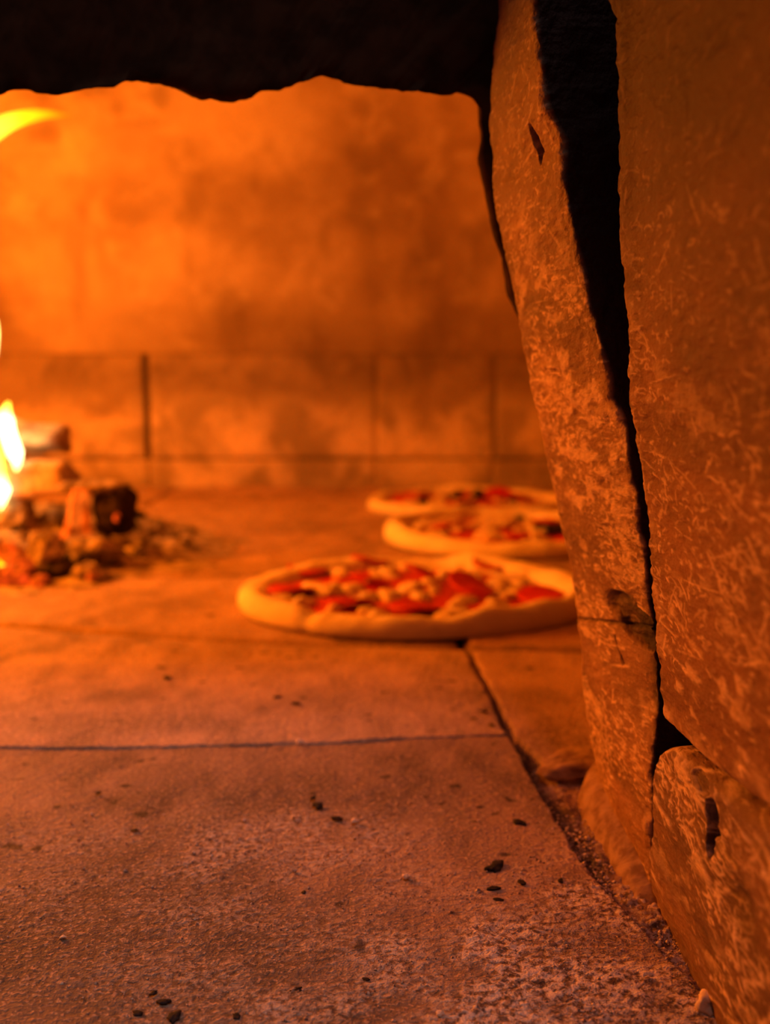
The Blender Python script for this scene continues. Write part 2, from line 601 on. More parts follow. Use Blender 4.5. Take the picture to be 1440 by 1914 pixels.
# gritty mortar strip between the front tile and the jamb
gr_right = [np.array([0.14, 0.03]), np.array([0.14, 0.30]), np.array([0.14, tc[1] + 0.004])]
n_, m_ = 420, 60
Lf = resample([jc_end] + list(reversed(JC[3:])) + [tc], n_) - np.array([0.004, 0.0])
Rf = resample(gr_right, n_)
uu = np.linspace(0, 1, m_)[None, :, None]
P = np.concatenate([(1 - uu) * Lf[:, None] + uu * Rf[:, None], np.zeros((n_, m_, 1))], -1)
P[..., 2] = -0.0050 + 0.0042 * sstep(0.45, 0.38, P[..., 1]) + 0.0025 * sstep(0.0, 0.35, uu[..., 0]) * sstep(0.37, 0.43, P[..., 1]) + fbm(P, 60, 3, 5) * 0.0022 + np.abs(fbm(P, 260, 3, 6)) * 0.0030
gs = link_mesh('mortar_strip', P, grid_quads(n_, m_), M['grit_bed'], floor_bed,
               attrs={'flour': np.clip(0.25 + fbm(P, 40, 3, 8) + 0.5 * sstep(0.45, 0.3, P[..., 1]), 0, 1), 'tone': np.clip(0.5 + fbm(P, 90, 3, 14), 0, 1),
                      'soot': sstep(0.22, 0.0, uu[..., 0] + 0 * P[..., 0] + 0.12 * fbm(P, 60, 3, 4)) * 0.8 * sstep(0.33, 0.40, P[..., 1])})
tag(gs, 'crumbly gritty mortar strip along the foot of the jamb')

# ------------------------------------------------------------------ back and side walls, dome
DC, DA, DB, DN = (-0.12, 1.19), 0.98, 0.68, 4.6


def plan(th, s=1.0, grow=0.0):
    c, n = np.cos(th), np.sin(th)
    e = 2.0 / DN
    x = np.sign(c) * np.abs(c) ** e * (DA * s + grow)
    y = np.sign(n) * np.abs(n) ** e * (DB * s + grow)
    return DC[0] + x, DC[1] + y


# arc length table round the back, from the left front to the right front
TH = np.linspace(math.pi + 1.05, -1.05, 4000)
px_, py_ = plan(TH)
ARC = np.concatenate([[0], np.cumsum(np.hypot(np.diff(px_), np.diff(py_)))])
keep = py_ > 0.62


def arc_at_x(x):
    k = np.argmin(np.abs(px_ - x) + (py_ < DC[1]) * 9)
    return ARC[k]


Z1, Z2 = 0.049, 0.232
A_lo, A_hi = ARC[np.argmax(keep)], ARC[len(keep) - 1 - np.argmax(keep[::-1])]


def arc_sheet(name, s0, s1, z0, z1, out, depth, mat, parent, seed, n=26, mz=12, round_=0.004, rough=0.002, stain=False):
    s = np.linspace(s0, s1, n)
    th = np.interp(s, ARC, TH)
    xi, yi = plan(th, 1.0, out)
    cx, cy = plan(th, 1.0, out + depth)
    # front face grid with rounded border, then sides back to depth
    zz = np.linspace(z0, z1, mz)
    F = np.zeros((mz, n, 3))
    F[..., 0], F[..., 1], F[..., 2] = xi[None], yi[None], zz[:, None]
    du = np.minimum(np.arange(n), np.arange(n)[::-1])[None, :] / 3.0
    dv = np.minimum(np.arange(mz), np.arange(mz)[::-1])[:, None] / 3.0
    rim = np.clip(1 - np.minimum(du, dv), 0, 1) ** 2
    inw = np.stack([cx - xi, cy - yi], -1)
    inw /= np.linalg.norm(inw, axis=-1, keepdims=True)
    d = rim * round_ + fbm(F, 14, 3, seed) * rough + fbm(F, 60, 2, seed + 1) * rough * 0.5
    F[..., :2] += inw[None] * d[..., None]
    V = F.reshape(-1, 3)
    idx = np.arange(n * mz).reshape(mz, n)
    loop = np.concatenate([idx[0, :], idx[1:, -1], idx[-1, -2::-1], idx[-2:0:-1, 0]])
    back = V[loop].copy()
    back[:, :2] += np.tile(inw, (mz, 1))[loop] * depth
    k = len(loop)
    la = n * mz + np.arange(k)
    sk = np.stack([loop, la, np.roll(la, -1), np.roll(loop, -1)], -1)
    st = np.clip((V[:, 2] - z0) / (z1 - z0), 0, 1) if stain else np.zeros(len(V))
    return link_mesh(name, np.concatenate([V, back]), np.concatenate([grid_quads(mz, n), sk]), mat, parent,
                     attrs={'soot': np.concatenate([st, st[loop]])})


wb = arc_sheet('wall_back', A_lo, A_hi, -0.005, 0.26, 0.012, 0.05, M['mortar'], None, 3, n=160, mz=10, rough=0.001)
tag(wb, 'low curved brick wall round the back of the oven', kind='structure')
cuts = [A_lo, arc_at_x(-0.412), arc_at_x(-0.016), arc_at_x(0.19), arc_at_x(0.56)]
s = cuts[1] - 0.40
while s > A_lo + 0.2:
    cuts.append(s)
    s -= 0.38
s = arc_at_x(0.56) + 0.3
while s < A_hi - 0.15:
    cuts.append(s)
    s += 0.36
cuts = sorted(set(cuts + [A_hi]))
for i in range(len(cuts) - 1):
    wide0 = 0.0050 if abs(cuts[i] - arc_at_x(-0.412)) < 1e-6 else 0.0006
    wide1 = 0.0055 if abs(cuts[i + 1] - arc_at_x(-0.412)) < 1e-6 else 0.0006
    arc_sheet('wall_brick', cuts[i] + wide0, cuts[i + 1] - wide1, Z1 + 0.0015, Z2 - 0.001, random.uniform(-0.002, 0.002), 0.045,
              M['brick'], wb, 100 + i * 5, n=60, mz=26, round_=0.0025, rough=0.003, stain=True)
for i in range(len(cuts) - 1):
    arc_sheet('plinth_brick', cuts[i] + 0.0002, cuts[i + 1] - 0.0002, -0.004, Z1 - 0.0015, -0.006 + random.uniform(-0.0005, 0.0005), 0.055,
              M['plinth'], wb, 300 + i * 5, n=60, mz=14, round_=0.002, rough=0.002)

tt = np.linspace(0, math.pi / 2 * 0.985, 90)
th = np.linspace(0, 2 * math.pi, 361)[:-1]
D = np.zeros((len(tt), len(th), 3))
for i, t_ in enumerate(tt):
    x, y = plan(th, math.cos(t_) ** 0.9, 0.006 * (1 - t_))
    D[i, :, 0], D[i, :, 1], D[i, :, 2] = x, y, Z2 + 0.50 * math.sin(t_)
nd = D - np.array([DC[0], DC[1], 0.2])
nd /= np.linalg.norm(nd, axis=-1, keepdims=True)
D += nd * (fbm(D, 5, 3, 71) * 0.012 + fbm(D, 22, 3, 75) * 0.005)[..., None]
q = grid_quads(len(tt), len(th), True)
V = D.reshape(-1, 3)
q = q[V[q][:, :, 1].min(axis=1) > 0.575]
st_d = sstep(0.40, 0.25, V[:, 2] + 0.07 * fbm(V, 6, 4, 79) + 0.10 * np.clip(-0.25 - V[:, 0], 0, 1)) * np.clip(0.75 + 0.6 * fbm(V, 9, 3, 83), 0, 1)
dome = link_mesh('ceiling', V, q[:, ::-1], M['dome'], attrs={'soot': st_d})
tag(dome, 'mottled plastered dome of the oven glowing orange', kind='structure')

# ------------------------------------------------------------------ front wall with the sooty mouth arch
YL = 0.500
lint_px = [(-60, 178), (0, 177), (50, 174), (107, 179), (193, 173), (233, 160), (287, 154), (327, 161), (373, 178), (433, 185), (467, 181),
           (520, 172), (567, 158), (599, 147), (620, 157), (660, 168), (720, 177), (853, 180), (880, 188), (892, 205)]
leg_px = [(896, 262), (902, 322), (916, 382), (926, 435), (941, 491), (958, 545)]
lin = [at_y(x, y, YL)[[0, 2]] for x, y in lint_px]
leg = [at_y(x, y, YL)[[0, 2]] for x, y in leg_px] + [np.array([0.080, 0.19]), np.array([0.108, 0.10]), np.array([0.125, -0.006])]
left = [np.array([-0.60, -0.006]), np.array([-0.59, 0.10]), np.array([-0.56, 0.20]), np.array([-0.50, 0.27]), np.array([-0.40, 0.312]), np.array([-0.28, 0.326])]
op = np.array(left + lin + leg)
op = np.concatenate([resample(np.array(left + lin[:1]), 80)[:-1], resample(np.array(lin), 420)[:-1], resample(np.array(lin[-1:] + leg), 120)])
K = len(op)
o3 = np.stack([op[:, 0], np.full(K, YL), op[:, 1]], -1)
op = op + np.stack([fbm(o3, 90, 3, 41), fbm(o3, 90, 3, 44)], -1) * 0.0016
cen = np.array([-0.25, 0.02])
dirs = op - cen
sx = np.where(dirs[:, 0] > 0, (1.05 - cen[0]) / np.maximum(dirs[:, 0], 1e-6), (-1.20 - cen[0]) / np.minimum(dirs[:, 0], -1e-6))
sz = np.where(dirs[:, 1] > 0, (0.86 - cen[1]) / np.maximum(dirs[:, 1], 1e-6), 1e9)
outer = cen + dirs * np.minimum(sx, sz)[:, None]
outer[:, 1] = np.maximum(outer[:, 1], -0.006)
rows = []
BT = 0.095
for f_, yy in [(1, BT), (0.5, BT), (0.12, BT), (0.03, BT), (0.004, BT - 0.004), (0.0, BT - 0.012)] + \
        [(0.0, v_) for v_ in np.linspace(BT - 0.02, 0.012, 10)] + [(0.0, 0.004), (0.0012, 0.001), (0.004, 0.0), (0.015, 0.0)] + \
        [(v_, 0.0) for v_ in (0.03, 0.05, 0.08, 0.12, 0.17, 0.24, 0.34, 0.5, 0.7, 1.0)]:
    xz = op + (outer - op) * f_
    side = np.clip((op[:, 0] - 0.02) / 0.02, 0, 1) * np.clip((0.33 - op[:, 1]) / 0.03, 0, 1)
    lk = np.clip((op[:, 1] - 0.24) / 0.05, 0, 1)
    rows.append(np.stack([xz[:, 0] + 0.45 * max(yy - 0.015, 0) * side, np.full(K, YL + yy), xz[:, 1] + 0.42 * yy * lk], -1))
P = np.array(rows)
nn = normals(P)
amp = np.where(P[..., 2] < 0.03, 0.0, 1.0)
P += nn * ((fbm(P, 25, 3, 61) * 0.004 + fbm(P, 110, 3, 65) * 0.0016) * amp)[..., None]
wf = link_mesh('wall_front', P, grid_quads(len(rows), K), M['soot'])
tag(wf, 'soot-blackened wall with the ragged lintel above the oven mouth', kind='structure')
# ------------------------------------------------------------------ right jamb: core, far stone, near slab, base stone


def box_rough(name, lo, hi, mat, parent, seed, rough=0.004, n=24):
    """a stone block, every face gridded and roughened"""
    lo, hi = np.array(lo), np.array(hi)
    V, Q = [], []
    base = 0
    for ax in range(3):
        for side in (0, 1):
            a, b = [k for k in range(3) if k != ax]
            g = np.zeros((n, n, 3))
            g[..., a] = np.linspace(lo[a], hi[a], n)[:, None]
            g[..., b] = np.linspace(lo[b], hi[b], n)[None, :]
            g[..., ax] = hi[ax] if side else lo[ax]
            V.append(g.reshape(-1, 3))
            qq = grid_quads(n, n) + base
            Q.append(qq if (side == 1) == (ax != 1) else qq[:, ::-1])
            base += n * n
    V = np.concatenate(V)
    c = (lo + hi) / 2
    V = V + np.stack([fbm(V, 18, 3, seed), fbm(V, 18, 3, seed + 4), fbm(V, 18, 3, seed + 8)], -1) * rough
    o = link_mesh(name, V, np.concatenate(Q), mat, parent, attrs={'soot': np.zeros(len(V)), 'pale': np.zeros(len(V)), 'tone': np.full(len(V), 0.5)})
    return o


core = box_rough('wall_right', (0.155, 0.02, -0.004), (0.60, 0.495, 0.80), M['core'], None, 5, 0.003)
tag(core, 'sooty masonry behind the stones of the right jamb', kind='structure')

near_px = [(995, 0), (1007, 121), (1019, 201), (1051, 262), (1049, 334), (1065, 423), (1086, 503), (1098, 572), (1118, 644), (1134, 697),
           (1140, 743), (1160, 782), (1165, 817), (1173, 877), (1183, 917), (1188, 983), (1198, 1017), (1202, 1067), (1205, 1107), (1211, 1143),
           (1214, 1177), (1218, 1203), (1221, 1275), (1225, 1331), (1216, 1395), (1212, 1444), (1217, 1519), (1211, 1575), (1216, 1642), (1219, 1678)]
far_px = [(932, 0), (922, 100), (912, 181), (911, 242), (920, 342), (936, 443), (947, 503), (962, 584), (977, 664), (997, 743), (1015, 817),
          (1031, 900), (1048, 983), (1060, 1050), (1077, 1143), (1085, 1235), (1096, 1312), (1108, 1387), (1116, 1444), (1124, 1490)]
YN, YF = 0.384, 0.480
nearXZ = np.array([at_y(x, y, YN)[[0, 2]] for x, y in near_px])[::-1]
farXZ = np.array([at_y(x, y, YF)[[0, 2]] for x, y in far_px])[::-1]


def interp_x(tab, z):
    x = np.interp(z, tab[:, 1], tab[:, 0])
    sl = (tab[-1, 0] - tab[-6, 0]) / (tab[-1, 1] - tab[-6, 1])
    return np.where(z > tab[-1, 1], tab[-1, 0] + (z - tab[-1, 1]) * sl * 0.5, x)


def smooth_tab(tab, it):
    t2 = tab.copy()
    for _ in range(it):
        t2[1:-1, 0] = 0.25 * t2[:-2, 0] + 0.5 * t2[1:-1, 0] + 0.25 * t2[2:, 0]
    return t2


farXZ = smooth_tab(farXZ, 2)
nz_, ns_ = 760, 270
zz = np.concatenate([np.linspace(-0.006, 0.365, 720), np.linspace(0.365, 0.50, 41)[1:]])
P = np.zeros((nz_, ns_, 3))
for i, z in enumerate(zz):
    xf = float(interp_x(farXZ, z))
    xn = float(interp_x(nearXZ, z))
    poly = [(xf + 0.10, YF + 0.012), (xf + 0.030, YF + 0.012), (xf + 0.0045, YF + 0.009), (xf - 0.0003, YF - 0.002), (xf + 0.10 * (xn - xf), YF - 0.012),
            (xf + 0.5 * (xn - xf) - 0.0012, 0.5 * (YF + YN)), (xf + 0.93 * (xn - xf), YN + 0.010), (xn, YN + 0.002), (xn + 0.0015, YN - 0.0005), (xn + 0.006, YN + 0.001),
            (xn + 0.05, YN + 0.012)]
    c = chaikin(poly, 2)
    d = np.linalg.norm(np.diff(c, axis=0), axis=1)
    # spend most of the points on the visible face
    wgt = np.where((c[:-1, 0] > xf + 0.02) & (c[:-1, 1] > YF), 0.15, 1.0)
    wgt = np.where(c[:-1, 0] > xn + 0.007, 0.25, wgt)
    s = np.concatenate([[0], np.cumsum(d * wgt)])
    t = np.linspace(0, s[-1], ns_)
    P[i, :, 0] = np.interp(t, s, c[:, 0])
    P[i, :, 1] = np.interp(t, s, c[:, 1])
    P[i, :, 2] = z
nn = normals(P)
if nn[nz_ // 2, ns_ // 2, 0] > 0:
    nn = -nn


def blob(P, px, py, fx, ry, rz, rot=0.0):
    """a mask round the point of the surface that stands at a place of the jamb (y, z)"""
    c = fx(px, py)
    dy, dz = P[..., 1] - c[1], P[..., 2] - c[2]
    a, b = dy * math.cos(rot) + dz * math.sin(rot), -dy * math.sin(rot) + dz * math.cos(rot)
    return np.exp(-(a / ry) ** 2 - (b / rz) ** 2)


def on_far(px, py):
    d = ray(px, py)
    lo, hi = 0.33, 0.60
    for _ in range(40):
        m = 0.5 * (lo + hi)
        p = d * m
        z = CAM_H + p[2]
        k = np.clip((p[1] - YN) / (YF - YN), -0.2, 1.2)
        xs = float(interp_x(nearXZ, z)) * (1 - k) + float(interp_x(farXZ, z)) * k
        if p[0] < xs:
            lo = m
        else:
            hi = m
    return np.array([d[0] * lo, d[1] * lo, CAM_H + d[2] * lo])


def scratches(n, dens, seed, ylim, zlim, ang=(1.57, 0.6), lmed=0.0020, wid=(0.00016, 0.00050), straight=0.08):
    """pale scrapes: short curling strokes on the (y, z) face, as a raster of 0.25 mm cells"""
    rg = np.random.default_rng(seed)
    cell, ysc = 0.00025, 3.4
    H_, W_ = int((zlim[1] - zlim[0]) / cell) + 8, int((ylim[1] - ylim[0]) / cell / ysc) + 8
    img = np.zeros((H_, W_))
    y = rg.uniform(*ylim, n * 4)
    z = rg.uniform(*zlim, n * 4)
    k = rg.random(n * 4) < dens(y, z)
    y, z = y[k][:n], z[k][:n]
    n = len(y)
    th = np.where(rg.random(n) < 0.65, rg.normal(ang[0], ang[1], n), rg.uniform(0, math.pi, n))
    L_ = np.clip(rg.lognormal(math.log(lmed), 0.55, n), 0.0006, 0.014)
    st = rg.random(n) < straight
    L_ = np.where(st, L_ * 2.5, L_)
    curl = np.where(st, 0.02, 1.0) * rg.normal(0, 1.0, n)
    K_ = 60
    I = rg.uniform(0.4, 1.0, n)
    Wd = rg.uniform(wid[0], wid[1], n)
    for j in range(K_):
        f_ = j / (K_ - 1)
        th = th + curl * 2.6 / K_ + np.where(st, 0.0, rg.normal(0, 0.16, n))
        y = y + np.cos(th) * L_ / K_ * ysc
        z = z + np.sin(th) * L_ / K_
        taper = (1 - abs(2 * f_ - 1) ** 2)
        r_ = Wd * (0.4 + 0.6 * taper)
        iy, iz = (y - ylim[0]) / cell / ysc + 3, (z - zlim[0]) / cell + 3
        for a in (-2, -1, 0, 1, 2):
            for b in (-2, -1, 0, 1, 2):
                jx, jz = np.round(iy + a).astype(int), np.round(iz + b).astype(int)
                ok = (jx >= 0) & (jx < W_) & (jz >= 0) & (jz < H_)
                d_ = np.hypot(jx - iy, jz - iz) * cell
                val = I * np.clip(1.4 - d_ / r_, 0, 1)
                np.maximum.at(img, (jz[ok], jx[ok]), val[ok])

    def sample(P):
        a = np.clip((P[..., 1] - ylim[0]) / cell / ysc + 3, 0, W_ - 2)
        b = np.clip((P[..., 2] - zlim[0]) / cell + 3, 0, H_ - 2)
        i, j = a.astype(int), b.astype(int)
        fa, fb_ = a - i, b - j
        return (img[j, i] * (1 - fa) * (1 - fb_) + img[j, i + 1] * fa * (1 - fb_) + img[j + 1, i] * (1 - fa) * fb_ + img[j + 1, i + 1] * fa * fb_)
    return sample


def cluster(y, z, seed, sc=45, lo=-0.15, hi=0.35):
    return sstep(lo, hi, fbm(np.stack([y * 0.32, z * 0.8, 0 * y], -1), sc, 3, seed))


edge_n = sstep(YN + 0.012, YN, P[..., 1])
Q = P * np.array([1, 0.3, 1])
disp = fbm(Q, 22, 3, 81) * 0.0016 + fbm(Q * np.array([1, 1, 0.75]), 120, 4, 85) * 0.0010 + fbm(Q, 420, 2, 89) * 0.0004
disp += edge_n * fbm(P, 160, 3, 91) * 0.0016
nzv = fbm(Q, 150, 3, 99)
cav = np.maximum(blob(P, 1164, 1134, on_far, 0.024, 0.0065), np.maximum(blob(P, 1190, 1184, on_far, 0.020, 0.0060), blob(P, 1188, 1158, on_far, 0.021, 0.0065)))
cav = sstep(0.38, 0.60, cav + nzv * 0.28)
crk = np.zeros(P.shape[:2])
for (x0, y0), (x1, y1) in (((1078, 1157), (1115, 1160)), ((1115, 1160), (1150, 1166)), ((1150, 1166), (1218, 1182)), ((1150, 1192), (1165, 1240))):
    a, b = on_far(x0, y0), on_far(x1, y1)
    ab = (b - a)[1:]
    ap = P[..., 1:] - a[1:]
    k = np.clip((ap @ ab) / (ab @ ab), 0, 1)
    dist = np.linalg.norm(ap - k[..., None] * ab, axis=-1) + nzv * 0.0009
    crk = np.maximum(crk, sstep(0.0011, 0.0003, dist))
slot = sstep(0.4, 0.7, blob(P, 1009, 268, on_far, 0.004, 0.0085) + 0.12 * nzv)
flake = blob(P, 1034, 292, on_far, 0.016, 0.010)
lump = np.maximum(blob(P, 1140, 772, on_far, 0.016, 0.0035), blob(P, 1035, 685, on_far, 0.012, 0.0012)) * (0.6 + 0.8 * np.abs(nzv))
zf = sstep(0.36, 0.12, P[..., 2])
dens_far = lambda y, z: cluster(y, z, 701, 55, -0.45, 0.4) * (0.12 + 0.75 * sstep(0.34, 0.12, z))
sc1 = scratches(1900, dens_far, 31, (YN - 0.004, YF + 0.006), (0.0, 0.37), (1.75, 0.8), 0.0017)(P)
fla = sstep(0.06, 0.34, fbm(Q * np.array([1, 1, 0.8]), 260, 3, 711)) * sstep(-0.3, 0.25, fbm(Q, 40, 3, 713)) * (0.12 + 0.88 * zf)
pale = np.clip(np.maximum(sc1, fla * 0.75) + lump * 0.5, 0, 1)
top_dark = sstep(0.20, 0.38, P[..., 2] + 0.05 * fbm(Q, 25, 3, 719))  # stone gets darker towards the top, ragged edge
tone = np.clip(0.45 + 0.5 * fbm(Q, 18, 3, 715) + 0.5 * fbm(Q, 90, 4, 717), 0, 1) * (1 - 0.5 * top_dark)
pale = pale * (1 - 0.55 * top_dark)
disp += sc1 * 0.0002 + fla * 0.0003
disp += -cav * (0.0028 + 0.002 * np.abs(nzv)) - crk * 0.002 - slot * 0.006 + flake * 0.0006 + lump * 0.0018
# broken base with a ledge where the fillet starts
P += nn * disp[..., None]
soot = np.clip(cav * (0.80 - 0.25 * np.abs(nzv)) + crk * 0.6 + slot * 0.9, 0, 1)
xn_row = interp_x(nearXZ, zz)[:, None]
past = (np.arange(ns_)[None, :] > ns_ * 0.55) * sstep(0.0002, 0.0022, P[..., 0] - xn_row + 0.0006 * nzv)
soot = np.maximum(np.maximum(soot, past), 0.5 * top_dark)  # soot channel also carries the darker top
V = P.reshape(-1, 3)
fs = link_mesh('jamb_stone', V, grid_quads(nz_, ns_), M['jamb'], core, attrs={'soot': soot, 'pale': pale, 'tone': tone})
tag(fs, 'leaning scraped jamb stone at the inner edge of the oven mouth')

# near slab


def x_near(z):
    return 0.1010 - 0.050 * z - 0.15 * z * abs(z)


sl_left_px = [(1144, -60), (1144, 0), (1156, 121), (1160, 242), (1166, 403), (1172, 483), (1186, 604), (1187, 697), (1186, 743), (1191, 800), (1198, 867), (1203, 950),
              (1206, 1000), (1211, 1083), (1218, 1150), (1224, 1200), (1226, 1247), (1230, 1285), (1236, 1318), (1248, 1354)]
sl_bot_px = [(1248, 1354), (1268, 1380), (1298, 1413), (1326, 1440), (1372, 1476), (1440, 1530), (1560, 1628)]
L3 = np.array([on_surf(x, y, x_near) for x, y in sl_left_px])[::-1]      # bottom to top
B3 = np.array([on_surf(x, y, x_near) for x, y in sl_bot_px])             # left to right (towards the camera)
nz_, ns_ = 620, 360
Ltop = L3[-1] + np.array([0, 0, 0.12])
L = np.concatenate([resample(L3[:, 1:], nz_ - 30), resample(np.array([L3[-1], Ltop])[:, 1:], 31)[1:]])
Bm = resample(B3[:, 1:], ns_)
y_end, z_end = Bm[-1]
R = np.stack([np.full(nz_, y_end), np.interp(np.arange(nz_), [0, nz_ - 31, nz_ - 1], [z_end, L3[-1, 2], L[-1, 1]])], -1)
T = np.stack([np.linspace(L[-1, 0], y_end, ns_), np.full(ns_, L[-1, 1])], -1)
u = (np.linspace(0, 1, ns_))[None, :, None]
v = ((L[:, 1] - L[0, 1]) / (L[-1, 1] - L[0, 1]))[:, None, None]
YZ = ((1 - v) * Bm[None] + v * T[None] + (1 - u) * L[:, None] + u * R[:, None]
      - ((1 - u) * (1 - v) * Bm[0] + u * (1 - v) * Bm[-1] + (1 - u) * v * T[0] + u * v * T[-1]))
P = np.zeros((nz_, ns_, 3))
P[..., 1:] = YZ
P[..., 0] = x_near(YZ[..., 1])
# distance to the left and lower borders, for rounding them off
dl = np.linalg.norm(YZ - L[:, None], axis=-1)
db = np.linalg.norm(YZ - Bm[None], axis=-1)
rnd = lambda d, r: r * (1 - np.sqrt(np.clip(1 - np.clip((r - d) / r, 0, 1) ** 2, 0, 1)))
Q = P * np.array([1, 0.3, 1])
disp = fbm(Q, 14, 3, 181) * 0.0018 + fbm(Q, 90, 4, 185) * 0.0009 + fbm(Q, 380, 2, 189) * 0.0004
disp += sstep(0.014, 0.0, dl) * fbm(P, 150, 3, 191) * 0.0016
disp += 0.0016 * sstep(0.02, 0.008, dl) * sstep(0.13, 0.2, P[..., 2])
dens_nr = lambda y, z: cluster(y, z, 751, 45, -0.45, 0.4) * (0.15 + 0.85 * sstep(0.28, 0.12, z))
sc1 = scratches(2300, dens_nr, 37, (0.14, 0.385), (0.0, 0.36), (1.2, 0.75), 0.0019, (0.00016, 0.00042), 0.12)(P)
edge_fl = sstep(0.020, 0.004, dl) * sstep(0.0, 0.3, fbm(Q * np.array([1, 1, 0.6]), 170, 3, 753))
fla = sstep(0.10, 0.38, fbm(Q, 220, 3, 755)) * sstep(-0.12, 0.3, fbm(Q, 32, 3, 757)) * (0.1 + 0.9 * sstep(0.26, 0.10, P[..., 2]))
pale = np.clip(np.maximum(np.maximum(sc1, fla * 0.7), edge_fl * 0.4) + 0.5 * sstep(0.016, 0.004, db) * (0.6 + fbm(P, 90, 3, 759)), 0, 1)
top_dark = sstep(0.11, 0.33, P[..., 2] + 0.06 * fbm(Q, 22, 3, 765))  # slab colour darkens with height, uneven boundary
tone = np.clip(0.45 + 0.5 * fbm(Q, 15, 3, 761) + 0.5 * fbm(Q, 80, 4, 763), 0, 1) * (1 - 0.5 * top_dark)
pale = pale * (1 - 0.5 * top_dark)
disp += sc1 * 0.0002 + fla * 0.0003 + edge_fl * 0.0005
P[..., 0] -= disp
P[..., 0] += rnd(dl, 0.0045) + rnd(db, 0.006)
soot = 0.86 * top_dark  # face holds only the darkening towards the top
# wrap backs: into the crack and under the slab
wl = [P[:, 0] + np.array([dx, dy, 0]) for dx, dy in ((0.012, -0.0006), (0.03, -0.001), (0.07, -0.002))]
PP = np.concatenate([np.stack(wl[::-1], 1), P], 1)
soot = np.concatenate([np.tile([1.0, 1.0, 0.7], (nz_, 1)), soot], 1)
pale = np.pad(np.pad(pale, ((0, 0), (3, 0))), ((3, 0), (0, 0)))
tone = np.pad(np.pad(tone, ((0, 0), (3, 0))), ((3, 0), (0, 0)))
wbm = np.stack([PP[0] + np.array([dx, 0, dz]) for dx, dz in ((0.07, 0.004), (0.03, 0.002), (0.010, 0.0008))], 0)
PP = np.concatenate([wbm, PP], 0)
soot = np.concatenate([np.tile(np.array([1.0, 1.0, 0.5])[:, None], (1, soot.shape[1])), soot], 0)
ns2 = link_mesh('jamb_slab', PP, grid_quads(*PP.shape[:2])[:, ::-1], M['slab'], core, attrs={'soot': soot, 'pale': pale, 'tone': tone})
tag(ns2, 'tall dark red near slab of the jamb covered in scratches')


# base stone under the slab
def x_base(z):
    return 0.1015 - 0.06 * z


bs_left_px = [(1228, 1400), (1224, 1425), (1222, 1450), (1221, 1490), (1220, 1530), (1217, 1580), (1220, 1640), (1225, 1680)]
bs_top_px = [(1228, 1400), (1245, 1394), (1262, 1394), (1284, 1412), (1300, 1424), (1326, 1447), (1372, 1484), (1440, 1538), (1560, 1636)]
L3 = np.array([on_surf(x, y, x_base) for x, y in bs_left_px])[::-1]
L3[0, 2] = -0.006
T3 = np.array([on_surf(x, y, x_base) for x, y in bs_top_px])
nz_, ns_ = 160, 380
L = resample(L3[:, 1:], nz_)
T = resample(T3[:, 1:], ns_)
y_end = T[-1, 0]
Bm = np.stack([np.linspace(L[0, 0], y_end, ns_), np.full(ns_, -0.006)], -1)
R = np.stack([np.full(nz_, y_end), np.linspace(-0.006, T[-1, 1], nz_)], -1)
u = np.linspace(0, 1, ns_)[None, :, None]
v = np.linspace(0, 1, nz_)[:, None, None]
YZ = ((1 - v) * Bm[None] + v * T[None] + (1 - u) * L[:, None] + u * R[:, None]
      - ((1 - u) * (1 - v) * Bm[0] + u * (1 - v) * Bm[-1] + (1 - u) * v * T[0] + u * v * T[-1]))
P = np.zeros((nz_, ns_, 3))
P[..., 1:] = YZ
P[..., 0] = x_base(YZ[..., 1])
dl = np.linalg.norm(YZ - L[:, None], axis=-1)
dt = np.linalg.norm(YZ - T[None], axis=-1)
Q = P * np.array([1, 0.3, 1])
disp = fbm(Q, 30, 3, 281) * 0.0022 + fbm(Q, 120, 4, 285) * 0.0011 + fbm(Q, 400, 2, 289) * 0.0005
nzv = fbm(Q, 150, 3, 290)
ob = lambda x, y: on_surf(x, y, x_base)
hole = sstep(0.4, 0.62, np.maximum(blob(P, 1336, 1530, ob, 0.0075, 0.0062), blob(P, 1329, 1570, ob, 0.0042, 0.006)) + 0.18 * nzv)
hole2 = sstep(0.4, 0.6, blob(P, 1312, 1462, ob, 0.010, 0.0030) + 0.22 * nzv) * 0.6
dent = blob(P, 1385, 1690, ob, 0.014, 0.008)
sc1 = scratches(900, lambda y, z: cluster(y, z, 771), 41, (0.14, 0.385), (-0.006, 0.10), (2.3, 0.5), 0.0032, (0.00015, 0.0005))(P)
fla = sstep(0.0, 0.30, fbm(Q, 190, 3, 773)) * sstep(-0.3, 0.2, fbm(Q, 40, 3, 775))
pale = np.clip(np.maximum(sc1, fla * 0.8) * (1 - 0.8 * np.exp(-((P[..., 1] - ob(1400, 1680)[1]) / 0.012) ** 2 - ((P[..., 2] - ob(1400, 1680)[2]) / 0.012) ** 2)), 0, 1)
tone = np.clip(0.5 + 0.5 * fbm(Q, 22, 3, 777) + 0.4 * fbm(Q, 90, 3, 779), 0, 1)
disp += sc1 * 0.0003 + fla * 0.0005
P[..., 0] -= disp - hole * 0.006 - hole2 * 0.003 - dent * 0.003
P[..., 0] += rnd(dl, 0.004) + rnd(dt, 0.006)
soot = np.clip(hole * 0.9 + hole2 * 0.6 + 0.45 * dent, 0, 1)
wl = [P[:, 0] + np.array([dx, dy, 0]) for dx, dy in ((0.012, -0.0006), (0.03, -0.001), (0.055, -0.002))]
PP = np.concatenate([np.stack(wl[::-1], 1), P], 1)
soot = np.concatenate([np.tile([1.0, 1.0, 0.6], (nz_, 1)), soot], 1)
pale = np.pad(np.pad(pale, ((0, 0), (3, 0))), ((0, 3), (0, 0)))
tone = np.pad(np.pad(tone, ((0, 0), (3, 0))), ((0, 3), (0, 0)))
